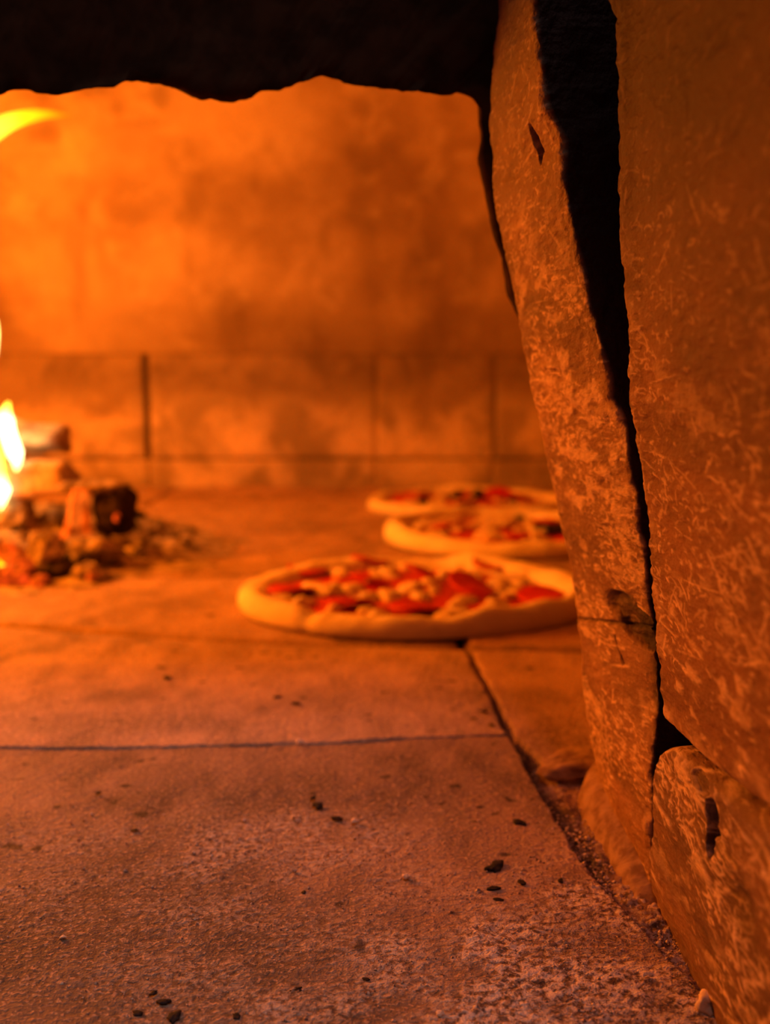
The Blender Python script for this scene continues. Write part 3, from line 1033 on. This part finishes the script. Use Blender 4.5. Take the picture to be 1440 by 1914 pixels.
wt = np.stack([PP[-1] + np.array([dx, 0, dz]) for dx, dz in ((0.010, 0.0006), (0.03, 0.0), (0.05, -0.002))], 0)
PP = np.concatenate([PP, wt], 0)
soot = np.concatenate([soot, np.tile(np.array([0.1, 0.8, 1.0])[:, None], (1, soot.shape[1]))], 0)
bs = link_mesh('base_stone', PP, grid_quads(*PP.shape[:2])[:, ::-1], M['base'], core, attrs={'soot': soot, 'pale': pale, 'tone': tone})
tag(bs, 'rough pale base stone below the near slab with a dark hole')

# clay fillet along the foot of the far stone
fl_px = [(1092, 1462), (1080, 1484), (1088, 1519), (1125, 1582), (1162, 1642), (1186, 1684), (1205, 1704)]
fb = np.array([g2(x, y) for x, y in fl_px])
fb = resample(chaikin(fb, 2), 160)
tops = np.array([on_far(x, y)[1:] for x, y in ((1116, 1440), (1122, 1470), (1140, 1540), (1170, 1600), (1195, 1650), (1214, 1690))])
nf, mf = 160, 40
P = np.zeros((nf, mf, 3))
for i in range(nf):
    a = fb[i]
    k = i / (nf - 1)
    zt = 0.017 * (1 - k) ** 0.6 * min(1.0, k * 8 + 0.3) + 0.003 - 0.005 * max(0.0, k - 0.8) * 5
    xt = 0.1015 - 0.02 * zt + 0.006
    yt = a[1] + 0.002
    prof = chaikin([(a[0] - 0.001, a[1], -0.006), (a[0], a[1], 0.001), (a[0] + 0.25 * (xt - a[0]), a[1], zt * 0.62), (xt, yt, zt), (xt + 0.02, yt + 0.004, zt + 0.004)], 2)
    P[i] = resample(prof, mf)
nn = normals(P)
if nn[nf // 2, mf // 2, 0] > 0:
    nn = -nn
P += nn * (fbm(P, 45, 2, 401) * 0.0010 + fbm(P, 300, 3, 405) * 0.0005)[..., None]
fo = link_mesh('mortar_fillet', P, grid_quads(nf, mf), M['fillet'], core)
tag(fo, 'smooth clay fillet at the foot of the leaning jamb stone')
# loose mortar lump in the corner behind it
def lump(name, loc, size, mat, parent, seed, rot=0.0, rough=0.35, n=24, attrs=None, freq=1.2, power=1.0):
    th = np.linspace(0, math.pi, n)
    ph = np.linspace(0, 2 * math.pi, 2 * n + 1)[:-1]
    S = np.zeros((n, 2 * n, 3))
    S[..., 0] = np.sin(th)[:, None] * np.cos(ph)[None]
    S[..., 1] = np.sin(th)[:, None] * np.sin(ph)[None]
    S[..., 2] = np.cos(th)[:, None] + 0 * ph[None]
    if power != 1.0:
        S = np.sign(S) * np.abs(S) ** power
    r = 1 + rough * fbm(S + seed * 3.1, freq, 4, seed)
    S = S * r[..., None] * np.array(size) * 0.5
    c, s_ = math.cos(rot), math.sin(rot)
    X = S[..., 0] * c - S[..., 1] * s_
    Y = S[..., 0] * s_ + S[..., 1] * c
    S[..., 0], S[..., 1] = X, Y
    o = link_mesh(name, S, grid_quads(n, 2 * n, True), mat, parent, attrs=attrs)
    o.location = loc
    return o


ml = ground(1062, 1440)
tag(lump('mortar_lump', (ml[0] + 0.008, ml[1] + 0.004, 0.0), (0.046, 0.034, 0.014), M['fillet'], core, 9, 0.3, 0.5, 40), 'low crumbled mortar lump in the corner behind the fillet')

# left jamb, out of the picture
lj = box_rough('wall_left', (-1.0, 0.02, -0.004), (-0.66, 0.495, 0.80), M['jamb'], None, 15, 0.004)
tag(lj, 'plain stone jamb at the left of the oven mouth', kind='structure')

# ------------------------------------------------------------------ pizzas
t = NT('pale_dough')
a_ = t.noise(30, 4, 0.6, 0.4)
c_ = t.mix(t.rng(a_, 0.4, 0.7), (0.84, 0.67, 0.40), (0.92, 0.79, 0.52))
c_ = t.mix(t.math('MULTIPLY', t.rng(t.noise(75, 3), 0.62, 0.74), 0.35), c_, (0.45, 0.24, 0.10))
M['dough'] = t.done(c_, 0.75, t.bump(a_, 0.3, 0.003), 0.3)
M['sauce'] = m_plain('tomato_sauce', (0.72, 0.035, 0.008), (0.52, 0.016, 0.004), 90, 0.4, 0.5, 0.002, 0.5)
M['salami'] = m_plain('red_salami', (0.66, 0.018, 0.008), (0.48, 0.009, 0.006), 160, 0.45, 0.4, 0.001, 0.4)
M['cheese'] = m_plain('pale_cheese', (0.88, 0.70, 0.42), (0.74, 0.50, 0.26), 120, 0.6, 0.4, 0.001, 0.4)
M['mushroom'] = m_plain('tan_mushroom', (0.55, 0.36, 0.20), (0.80, 0.60, 0.38), 130, 0.7, 0.4, 0.001, 0.3)
M['olive'] = m_plain('black_olive', (0.012, 0.008, 0.012), (0.03, 0.018, 0.022), 100, 0.35, 0.3, 0.001, 0.5)


def share(o, mesh_from, parent, loc, rot, sc):
    c = mesh_from.copy()
    COL.objects.link(c)
    c.parent = parent
    c.location = loc
    c.rotation_euler = rot
    c.scale = sc
    return c


def disc(name, r, th, mat, parent, seed):
    n, k = 36, 12
    prof = [(0.0, th), (0.5, th * 0.98), (0.8, th), (0.95, th * 1.15), (1.0, th * 0.8), (0.97, 0.1 * th), (0.5, 0.0), (0.0, 0.0)]
    ph = np.linspace(0, 2 * math.pi, n + 1)[:-1]
    P = np.zeros((len(prof), n, 3))
    for i, (a, z) in enumerate(prof):
        P[i, :, 0] = r * a * np.cos(ph)
        P[i, :, 1] = r * a * np.sin(ph)
        P[i, :, 2] = z + 0.09 * r * a * a * np.cos(2 * ph + seed)
    P[..., :2] *= (1 + 0.06 * fbm(P * 60, 1, 2, seed))[..., None]
    return link_mesh(name, P, grid_quads(len(prof), n, True), mat, parent)


def pizza(name, centre, r, seed, label, salami=(), chunks=(), olives=(), n_cheese=40, n_mush=12, notch=None, squash=1.0, rim_h=0.019):
    root = empty(name, (centre[0], centre[1], 0.0018))
    tag(root, label, 'pizza', 'pizzas baking on the hearth')
    n = 220
    ph = np.linspace(0, 2 * math.pi, n + 1)[:-1]
    circ = np.stack([np.cos(ph), np.sin(ph), 0 * ph], -1)
    R = r * (1 + 0.035 * fbm(circ + seed, 1.3, 3, seed))
    W = 0.024 * (1 + 0.45 * fbm(circ + seed * 2, 2.2, 3, seed + 5))
    H = rim_h * (1 + 0.40 * fbm(circ + seed * 3, 2.0, 3, seed + 9))
    if notch is not None:
        dn = np.abs((ph - notch + math.pi) % (2 * math.pi) - math.pi)
        H = H * (1 - 0.30 * np.exp(-(dn / 0.045) ** 2))
        R = R * (1 - 0.012 * np.exp(-(dn / 0.04) ** 2))
    prof = [(0.0, 0.0, 0.0055), (0.45, 0, 0.0055), (0.8, 0, 0.0055)]
    P = [np.stack([R * f_ * np.cos(ph) * 0.8, R * f_ * np.sin(ph) * 0.8, np.full(n, z_)], -1) for f_, _, z_ in prof]
    P = []
    for f_ in (0.0, 0.3, 0.6, 0.85, 1.0):
        rr = (R - W * 1.05) * f_
        P.append(np.stack([rr * np.cos(ph), rr * np.sin(ph), np.full(n, 0.0055)], -1))
    for a in np.linspace(0.15, math.pi, 14):
        rr = R - W * 0.5 - W * 0.5 * np.cos(a)
        rr = R - W * (0.5 + 0.5 * np.cos(a))
        z = 0.0050 + (H - 0.0050) * np.sin(a) ** 0.8 if a < math.pi / 2 else H * np.abs(np.sin(a)) ** 0.55
        P.append(np.stack([rr * np.cos(ph), rr * np.sin(ph), z + 0 * ph], -1))
    P.append(np.stack([(R - 0.004) * np.cos(ph), (R - 0.004) * np.sin(ph), np.full(n, 0.0)], -1))
    P.append(np.stack([0 * ph, 0 * ph, np.full(n, 0.0)], -1))
    P = np.array(P)
    P[..., 2] += np.where(P[..., 2] > 0.002, fbm(P, 45, 3, seed + 20) * 0.0022, 0)
    P[..., 1] *= squash
    link_mesh('dough_base', P, grid_quads(len(P), n, True)[:, ::-1], M['dough'], root)
    # sauce
    S = []
    for f_ in np.linspace(0, 1, 34):
        rr = (R - W * 0.94 + 0.004 * fbm(circ + 5, 5, 3, seed + 33)) * f_
        S.append(np.stack([rr * np.cos(ph), rr * np.sin(ph), np.full(n, 0.0078 - 0.0022 * f_ ** 8)], -1))
    S = np.array(S)
    S[..., 2] += fbm(S, 80, 3, seed + 41) * 0.0016
    S[..., 1] *= squash
    link_mesh('tomato_sauce', S, grid_quads(34, n, True)[:, ::-1], M['sauce'], root)
    rs = random.Random(seed)
    protos = [lump('cheese_chunk', (0, 0, 0), (1, 0.8, 0.55), M['cheese'], root, seed + k, 0, 0.7, 12, freq=1.0) for k in range(3)]
    mproto = lump('mushroom_slice', (0, 0, 0), (1, 0.55, 0.30), M['mushroom'], root, seed + 8, 0, 0.8, 12, freq=0.9)
    used = [False] * 4
    rin = r - 0.030

    def put(kind, x, y, s, rz, tilt=0.0, z=0.0095):
        src = protos[kind] if kind < 3 else mproto
        if not used[kind]:
            o = src
            used[kind] = True
        else:
            o = src.copy()
            COL.objects.link(o)
            o.parent = root
        o.location = (x, y * squash, z)
        o.rotation_euler = (tilt, 0, rz)
        o.scale = (s, s, s)
    sal = []
    for (x, y, rr, tx, ty) in salami:
        o = disc('salami_slice', rr, 0.0022, M['salami'], root, rs.randint(0, 99))
        o.location = (x, y, 0.0105 + abs(tx) * rr * 0.8)
        o.rotation_euler = (tx, ty, rs.uniform(0, 3))
        sal.append((x, y, rr))
    for k in range(n_cheese + n_mush):
        for _ in range(25):
            a, q = rs.uniform(0, 6.283), rin * math.sqrt(rs.random())
            x, y = q * math.cos(a), q * math.sin(a)
            if all((x - X) ** 2 + (y - Y) ** 2 > (rr * 0.92) ** 2 for X, Y, rr in sal):
                break
        mush = k >= n_cheese
        put(3 if mush else rs.randrange(3), x, y, rs.uniform(0.018, 0.03) if mush else rs.uniform(0.010, 0.022), rs.uniform(0, 6.28), rs.uniform(-0.4, 0.4) if mush else 0.0)
    for (x, y, s) in chunks:
        put(rs.randrange(3), x, y, s, rs.uniform(0, 6.28))
    for k, (x, y, s) in enumerate(olives):
        o = lump('black_olive', (x, y, 0.013), (s, s * 0.9, s * 0.75), M['olive'], root, seed + 60 + k, 0.4 * k, 0.25, 12)
    return root


pc1 = ground(770, 1126, 0.0)


def rel(px, py, c, z=0.011):
    p = ground(px, py, z)
    return p[0] - c[0], p[1] - c[1]


sal1 = []
for (x, y, rr, tx, ty) in ((882, 1108, 0.0215, 0.30, 0.1), (778, 1143, 0.0215, 0.10, 0.0), (655, 1133, 0.0195, 0.10, 0.15), (690, 1090, 0.0195, -0.1, 0.25), (790, 1085, 0.0175, 0.35, -0.35),
                           (545, 1108, 0.021, 0.05, 0.1), (575, 1070, 0.019, 0.0, 0.1), (690, 1056, 0.019, 0.2, 0.0), (915, 1066, 0.018, 0.2, 0.0), (1012, 1118, 0.020, 0.05, -0.1)):
    X, Y = rel(x, y, pc1)
    sal1.append((X, Y, rr, tx, ty))
ch1 = []
for (x, y, s) in ((617, 1108, 0.024), (596, 1100, 0.018), (728, 1118, 0.022), (764, 1104, 0.024), (938, 1100, 0.026), (860, 1155, 0.020), (920, 1148, 0.022), (940, 1152, 0.018), (985, 1098, 0.024),
                  (830, 1160, 0.018), (715, 1162, 0.02), (700, 1158, 0.016), (560, 1130, 0.02), (530, 1124, 0.016), (640, 1072, 0.024), (830, 1075, 0.022), (870, 1075, 0.018), (985, 1075, 0.024)):
    X, Y = rel(x, y, pc1)
    ch1.append((X, Y, s))
pz1 = pizza('pizza', pc1, 0.150, 5, 'nearest pizza with red salami slices and pale dough rim', sal1, ch1, n_cheese=34, n_mush=10, notch=math.radians(236), squash=0.93)
pc2 = ground(955, 1008)
pz2 = pizza('pizza', pc2, 0.150, 17, 'middle pizza half hidden behind the nearest pizza with salami',
            [(0.00, -0.06, 0.018, 0.1, 0), (-0.075, 0.02, 0.02, 0.1, 0.2), (0.06, -0.085, 0.02, 0, 0), (0.05, 0.05, 0.018, 0.1, 0)], (),
            [(0.033, -0.012, 0.018), (0.042, -0.03, 0.022), (0.055, -0.015, 0.018), (0.02, 0.07, 0.016)], 70, 16)
pc3 = ground(878, 950)
pz3 = pizza('pizza', pc3, 0.150, 29, 'farthest pizza topped with black olives near the back wall',
            [(-0.09, -0.01, 0.021, 0.15, 0), (-0.02, -0.06, 0.02, 0.15, 0.1), (0.045, 0.03, 0.022, 0.3, 0), (0.07, 0.0, 0.022, 0.3, 0.2), (-0.075, 0.06, 0.02, 0.1, 0), (0.03, -0.07, 0.02, 0, 0), (0.0, 0.05, 0.02, 0.2, 0)],
            (), [(-0.02, 0.015, 0.020), (-0.012, 0.05, 0.02), (0.012, 0.03, 0.020), (-0.07, -0.035, 0.016), (0.06, -0.03, 0.014), (0.02, 0.07, 0.02)], 40, 14, rim_h=0.016)

# ------------------------------------------------------------------ fire: ash, logs, embers, flames
M['ash'] = m_plain('pale_wood_ash', (0.14, 0.095, 0.07), (0.55, 0.42, 0.32), 60, 0.95, 0.8, 0.004)
M['ashlog'] = m_plain('ash_coated_wood', (0.62, 0.46, 0.36), (0.30, 0.19, 0.13), 45, 0.95, 0.7, 0.004, dist=1.2)
M['char'] = m_plain('black_charcoal', (0.012, 0.009, 0.008), (0.06, 0.035, 0.025), 60, 0.8, 0.8, 0.004)
M['greychar'] = m_plain('ashy_charcoal', (0.10, 0.065, 0.045), (0.46, 0.34, 0.26), 70, 0.95, 0.8, 0.004)
M['ember'] = m_ember('glowing_ember', (0.20, 0.09, 0.05), (1.0, 0.075, 0.006), 0.9, 45, 0.42, 0.66)
M['hot'] = m_ember('white_hot_ember', (0.3, 0.12, 0.05), (1.0, 0.17, 0.010), 1.0, 60, 0.40, 0.72)
M['redspot'] = m_ember('charcoal_with_red_spot', (0.02, 0.012, 0.01), (1.0, 0.07, 0.004), 1.8, 40, 0.60, 0.70)
M['flame'] = m_flame('flame')

# ash bed
nx, ny = 150, 110
X, Y = np.meshgrid(np.linspace(-0.95, -0.16, nx), np.linspace(0.88, 1.62, ny), indexing='xy')
base3 = np.stack([X, Y, 0 * X], -1)
r2 = np.sqrt(((X + 0.58) / 0.33) ** 2 + ((Y - 1.21) / 0.25) ** 2) + 0.22 * fbm(base3, 14, 4, 500)
H = 0.030 * sstep(1.12, 0.5, r2) + 0.010 * sstep(1.28, 0.9, r2) * (0.5 + np.abs(fbm(base3, 40, 3, 505))) + 0.008 * fbm(base3, 60, 3, 507) * sstep(1.2, 0.8, r2)
H = np.where(r2 > 1.25, -0.004, H)
base3[..., 2] = H
ab = link_mesh('ash_bed', base3, grid_quads(ny, nx), M['ash'])
tag(ab, 'heap of pale ash under the burning logs', 'ash', kind='stuff')


def log(name, p0, p1, r0, r1, mat, seed, label, end_mat=None, n=30, rag=0.42, cat='log'):
    """a split log: rough-sided, cracked and with a broken end"""
    p0, p1 = np.array(p0, float), np.array(p1, float)
    ax = p1 - p0
    L = np.linalg.norm(ax)
    ax /= L
    up = np.array([0, 0, 1.0]) if abs(ax[2]) < 0.9 else np.array([0, 1.0, 0])
    e1 = np.cross(ax, up)
    e1 /= np.linalg.norm(e1)
    e2 = np.cross(e1, ax)
    m = 40
    ph = np.linspace(0, 2 * math.pi, m + 1)[:-1]
    sec = 1 / np.maximum(np.abs(np.cos(ph * 1.5 + seed)) ** 0.6, 0.62) * 0.72      # three-sided, rounded
    P = []
    ks = np.concatenate([[0.0, 0.0], np.linspace(0.0, 1.0, n), [1.0, 1.0]])
    fr = np.concatenate([[0.0, 0.7], np.concatenate([[0.93], np.ones(n - 2), [0.93]]), [0.7, 0.0]])
    for k, f_ in zip(ks, fr):
        r = (r0 + (r1 - r0) * k) * sec * f_
        ring = np.outer(np.cos(ph) * r, e1) + np.outer(np.sin(ph) * r, e2)
        P.append(ax * L * k + ring)
    P = np.array(P)
    q = P + seed * 0.37
    rad = P - (P @ ax)[..., None] * ax
    rn = np.linalg.norm(rad, axis=-1, keepdims=True) + 1e-6
    grooves = fbm(q - (q @ ax)[..., None] * ax * 0.8, 90, 3, seed)
    P = P + rad / rn * ((fbm(q, 30, 3, seed + 4) * rag + grooves * 0.18) * max(r0, r1))[..., None] * np.minimum(rn / max(r0, r1), 1)
    o = link_mesh(name, P, grid_quads(len(P), m, True), mat)
    o.location = p0
    tag(o, label, cat)
    return o


YP = 1.13
lg1 = log('firewood_log', at_y(122, 820, 1.16), at_y(-330, 790, 1.24), 0.0165, 0.024, M['ashlog'], 3, 'upper ash-whitened log with its broken end beside the white flame')
lg2 = log('firewood_log', at_y(132, 898, 1.12), at_y(-330, 900, 1.22), 0.0165, 0.026, M['ashlog'], 8, 'lower ash-coated log lying under the upper log')
lg3 = log('firewood_log', at_y(30, 860, 1.33), at_y(-420, 840, 1.40), 0.026, 0.034, M['ashlog'], 12, 'thick ashy log crossing behind the two ash-whitened logs')
lg4 = log('firewood_log', at_y(60, 972, 1.13), at_y(-300, 966, 1.16), 0.016, 0.018, M['greychar'], 15, 'lowest half-burnt log bedded in the ash')
g1 = at_y(210, 948, 1.10)
tag(lump('charcoal_lump', at_y(212, 955, 1.10), (0.050, 0.045, 0.052), M['redspot'], None, 21, 0.4, 0.5, 30), 'large black charcoal lump with a small red glow', 'charcoal')
em1 = log('glowing_ember', at_y(152, 914, 1.085), at_y(150, 1006, 1.085), 0.009, 0.0145, M['hot'], 24, 'upright orange glowing ember against the black charcoal lump', cat='ember')
tag(lump('charred_branch', at_y(172, 912, 1.10), (0.075, 0.028, 0.016), M['greychar'], None, 27, 0.1, 0.5, 24), 'short ashy branch end bridging above the glowing ember', 'charcoal')
tag(lump('charcoal_lump', at_y(112, 1062, 1.02), (0.036, 0.03, 0.024), M['char'], None, 31, 0.9, 0.5, 24), 'black hollow charcoal lump at the front of the ash heap', 'charcoal')
tag(lump('ashy_lump', at_y(85, 1038, 1.02), (0.034, 0.03, 0.040), M['ash'], None, 33, 0.2, 0.5, 24), 'pale upright ash lump left of the black hollow lump', 'charcoal')
tag(lump('ashy_lump', at_y(172, 1026, 1.06), (0.055, 0.04, 0.032), M['greychar'], None, 35, 0.2, 0.5, 24), 'grey cinder lump below the glowing ember', 'charcoal')
tag(lump('ashy_lump', at_y(170, 1072, 1.01), (0.034, 0.026, 0.020), M['ash'], None, 38, 0.5, 0.5, 24), 'pale crumbled ash piece at the foot of the heap', 'charcoal')
tag(lump('ashy_lump', at_y(274, 1036, 1.12), (0.030, 0.024, 0.020), M['ash'], None, 39, 0.5, 0.5, 24), 'pale outlying ash lump right of the heap', 'charcoal')
tag(lump('ashy_lump', at_y(244, 942, 1.14), (0.012, 0.012, 0.022), M['ash'], None, 41, 0.5, 0.5, 20), 'small pale ash chip beside the black charcoal lump', 'charcoal')
for k, (x, y, yy, sx_, sy_, sz_) in enumerate(((14, 1048, 1.02, 0.05, 0.04, 0.03), (40, 1072, 0.99, 0.035, 0.03, 0.022), (70, 1090, 0.985, 0.030, 0.024, 0.015), (170, 1078, 0.995, 0.012, 0.01, 0.008), (8, 1082, 0.985, 0.03, 0.026, 0.02))):
    tag(lump('red_ember', at_y(x, y, yy), (sx_, sy_, sz_), M['ember'], None, 50 + k, k, 0.5, 20),
        ('red ember glowing at the left edge of the ash heap', 'red ember lump at the left front of the heap', 'flat dim red ember at the front foot of the heap',
         'tiny red spark on the pale ash piece', 'lowest red ember under the small yellow flame')[k], 'ember', 'red embers in the ash')
rs = random.Random(12)
src = [lump('cinder', (0, 0, -1), (0.02, 0.016, 0.013), M[m], None, 70 + k, 0, 0.6, 10) for k, m in enumerate(('greychar', 'ash', 'char', 'greychar'))]
first = [True] * 4
for k in range(190):
    for _ in range(60):
        x, y = (rs.uniform(-0.62, -0.215), rs.uniform(0.95, 1.40)) if k < 120 else (rs.uniform(-0.34, -0.21), rs.uniform(0.98, 1.30))
        rr = ((x + 0.58) / 0.33) ** 2 + ((y - 1.21) / 0.25) ** 2
        if rr < 1.25 and (rr > 0.35) and rs.random() < (1.0 if rr < 1.0 else 0.35):
            break
    q = rs.randrange(4)
    s = rs.uniform(0.35, 1.25) * (1.0 if rr < 0.95 else 0.55)
    o = src[q] if first[q] else src[q].copy()
    if not first[q]:
        COL.objects.link(o)
    first[q] = False
    ix = int(np.clip((x + 0.95) / 0.79 * (nx - 1), 0, nx - 1))
    iy = int(np.clip((y - 0.88) / 0.74 * (ny - 1), 0, ny - 1))
    o.location = (x, y, max(float(H[iy, ix]), 0.0) + 0.003 * s)
    o.rotation_euler = (rs.uniform(-.5, .5), rs.uniform(-.5, .5), rs.uniform(0, 6.28))
    o.scale = (s, s, s * rs.uniform(0.7, 1.1))
    tag(o, ('small grey burnt cinder strewn over the ash heap', 'small pale ash crumb strewn over the ash heap', 'small black cinder strewn over the ash heap', 'small grey burnt cinder strewn over the ash heap')[q], 'cinder', 'cinders strewn over the ash')


def flame(name, path, radii, heats, label, seed, flat=0.6):
    """a flame tongue: a tapering wavering body along a path"""
    path = chaikin(np.array(path, float), 2)
    n = 40
    pr = resample(path, n)
    k = np.linspace(0, 1, n)
    R = np.interp(k, np.linspace(0, 1, len(radii)), radii)
    Ht = np.interp(k, np.linspace(0, 1, len(heats)), heats)
    m = 24
    ph = np.linspace(0, 2 * math.pi, m + 1)[:-1]
    tan = np.gradient(pr, axis=0)
    tan /= np.linalg.norm(tan, axis=1, keepdims=True)
    side = np.cross(tan, np.array([0, 1.0, 0]))
    side /= np.linalg.norm(side, axis=1, keepdims=True) + 1e-9
    bi = np.cross(tan, side)
    P = pr[:, None] + R[:, None, None] * (np.cos(ph)[None, :, None] * side[:, None] + flat * np.sin(ph)[None, :, None] * bi[:, None])
    P += fbm(P, 45, 2, seed)[..., None] * np.array([0.15, 0.05, 0.1]) * R[:, None, None]
    o = link_mesh(name, P - pr[0], grid_quads(n, m, True), M['flame'], attrs={'flame_heat': np.repeat(Ht, m)})
    o.location = pr[0]
    tag(o, label, 'flame', 'flames of the log fire')
    return o


A = lambda x, y, yy=1.12: at_y(x, y, yy)
flame('flame', [A(30, 880), A(32, 858), A(16, 815), A(8, 780), A(16, 752)], [0.001, 0.0085, 0.0075, 0.0085, 0.0015], [0.8, 1, 1, 1, 0.5], 'white-hot flame tongue rising beside the upper log', 3)
flame('flame', [A(0, 952), A(4, 930), A(-2, 890), A(0, 850), A(-4, 810)], [0.001, 0.009, 0.0045, 0.004, 0.001], [0.8, 1.0, 0.7, 0.6, 0.3], 'short bright flame at the left picture edge below the white tongue', 5)
flame('flame', [A(-190, 905, 1.2), A(-205, 860, 1.2), A(-205, 700, 1.2), A(-140, 420, 1.2), A(-70, 290, 1.2), A(0, 232, 1.2), A(70, 212, 1.2), A(135, 216, 1.2)],
      [0.002, 0.03, 0.045, 0.045, 0.03, 0.015, 0.009, 0.001], [0.1, 0.6, 0.9, 0.8, 0.7, 0.52, 0.46, 0.05], 'curling yellow flame tip licking under the lintel at upper left', 7)
flame('flame', [A(-80, 890), A(-84, 840), A(-70, 760), A(-48, 690), A(-26, 620), A(-40, 560), A(-70, 470)], [0.001, 0.010, 0.016, 0.018, 0.0140, 0.012, 0.002], [0.1, 0.7, 0.9, 0.9, 0.8, 0.6, 0.2], 'slim flame barely showing at the left edge above the logs', 9)
flame('flame', [A(-10, 1086, 1.0), A(4, 1076, 1.0), A(8, 1066, 1.0), A(-4, 1046, 1.0)], [0.002, 0.006, 0.004, 0.0008], [0.5, 0.6, 0.5, 0.2], 'tiny yellow flame low among the red embers', 11)
flame('flame', [(-0.72, 1.12, 0.02), (-0.73, 1.12, 0.05), (-0.74, 1.12, 0.14), (-0.70, 1.12, 0.22), (-0.73, 1.12, 0.30), (-0.70, 1.12, 0.36)], [0.004, 0.04, 0.06, 0.05, 0.03, 0.002], [0.1, 0.7, 0.85, 0.7, 0.5, 0.1], 'broad main flame over the logs left of the picture', 13)

# ------------------------------------------------------------------ crumbs on the hearth
M['flakechar'] = m_plain('burnt_crumb', (0.010, 0.008, 0.010), (0.035, 0.022, 0.022), 300, 0.8, 0.5, 0.0006)
M['crumb'] = m_plain('pale_crumb', (0.80, 0.62, 0.48), (0.62, 0.42, 0.30), 300, 0.8, 0.5, 0.0006)
marks = ['beside the pale crumb on the front tile', 'nearest the pale crumb in mid floor', 'largest, on the front tile toward the jamb', 'alone near the joint along the jamb',
         'just below the largest burnt crumb', 'right of the largest burnt crumb']
dark = [(594, 1509, 17), (630, 1533, 13), (926, 1624, 26), (972, 1540, 18), (924, 1664, 15), (976, 1653, 12), (252, 1555, 9), (184, 1485, 8), (555, 1317, 12), (519, 1304, 9),
        (312, 1268, 12), (306, 1876, 14), (326, 1904, 22), (257, 1898, 12), (288, 1860, 10), (442, 1903, 12), (555, 1855, 13), (568, 1671, 8), (932, 1685, 12), (586, 1494, 9), (905, 1332, 10), (886, 1345, 8),
        (920, 1358, 9), (990, 1251, 8), (1048, 1650, 10), (685, 1834, 7)]
for k, (x, y, s) in enumerate(dark):
    p = ground(x, y)
    d = np.linalg.norm(p - np.array([0, 0, CAM_H])) / F_PX * s
    o = lump('burnt_crumb', (p[0], p[1], 0.0008), (d * 0.95, d * 1.6, d * 0.28), M['flakechar'], None, 600 + k, k * 1.3, 0.9, 10, freq=1.3)
    tag(o, 'black burnt crumb ' + marks[k] if k < len(marks) else 'tiny black burnt speck lying on the hearth tiles', 'crumb', 'burnt crumbs on the hearth')
pale = [(663, 1540, 11, 'round pale crumb in the middle of the front tile'), (561, 1391, 12, 'pale crumb lying in the long front joint'),
        (823, 1902, 13, 'pale crumb at the bottom edge of the front tile'), (118, 1758, 9, 'small pale crumb at the left of the front tile'),
        (760, 1644, 12, 'flat brownish crumb on the front tile near the largest burnt crumb'), (1330, 1886, 42, 'pale broken mortar lump against the base stone at the bottom right')]
for k, (x, y, s, lb) in enumerate(pale):
    p = ground(x, y)
    d = np.linalg.norm(p - np.array([0, 0, CAM_H])) / F_PX * s
    o = lump('mortar_crumb' if s > 30 else 'pale_crumb', (p[0], p[1], 0.001 + d * 0.12), (d * 1.1, d * 1.2, d * 0.7), M['crumb'], None, 700 + k, k, 0.7, 16, freq=1.4)
    tag(o, lb, 'crumb')

# loose grains of flour, semolina and grit on the front tile and along the jamb
rg = np.random.default_rng(5)
N = 60000
pts = np.stack([rg.uniform(-0.20, 0.112, N), rg.uniform(0.24, 0.62, N), np.zeros(N)], -1)
f = flour_field(pts)
xj = np.interp(pts[:, 1], [p[1] for p in reversed(JC)], [p[0] for p in reversed(JC)])
near_j = np.exp(-((pts[:, 0] - xj - 0.004) / 0.014) ** 2) * sstep(0.50, 0.42, pts[:, 1])
clump = np.clip(fbm(pts, 35, 3, 801) * 1.5 + 0.3, 0, 1)
prob = np.clip(f * 0.55 + near_j * 0.6 + 0.05 * clump + 0.012, 0, 1)
keepg = rg.random(N) < prob
pts = pts[keepg]
f, near_j = f[keepg], near_j[keepg]
n = len(pts)
sz = rg.lognormal(-8.25, 0.45, n) * (1 + 0.6 * f + 0.9 * near_j)
octa = np.array([(1, 0, 0), (0, 1, 0), (-1, 0, 0), (0, -1, 0), (0, 0, 0.8), (0, 0, -0.8)], float)
tri = np.array([(0, 1, 4), (1, 2, 4), (2, 3, 4), (3, 0, 4), (1, 0, 5), (2, 1, 5), (3, 2, 5), (0, 3, 5)])
Vg = octa[None] * (sz[:, None, None] * rg.uniform(0.55, 1.4, (n, 6, 1)))
ang = rg.uniform(0, 6.283, n)
ca, sa = np.cos(ang)[:, None], np.sin(ang)[:, None]
Vg = np.stack([Vg[..., 0] * ca - Vg[..., 1] * sa, Vg[..., 0] * sa + Vg[..., 1] * ca, Vg[..., 2]], -1)
Vg += pts[:, None]
Vg[..., 2] += (0.0006 - 0.0015 * near_j)[:, None]
T3_ = (tri[None] + 6 * np.arange(n)[:, None, None]).reshape(-1, 3)
tg = NT('flour_grain')
oi = tg.noise(900, 1)
mg = tg.done(tg.mix(tg.rng(oi, 0.35, 0.65), (0.20, 0.11, 0.085), (0.82, 0.62, 0.50)), 0.8)
go = link_mesh('flour_grains', Vg, None, mg, None, True, tris=T3_)
tag(go, 'fine flour and grit strewn over the front tile and along the jamb', 'flour', kind='stuff')

# the fire's light comes from the lamps set in it; its small glowing meshes need no light sampling of their own
for m_ in bpy.data.materials:
    m_.cycles.emission_sampling = 'NONE'
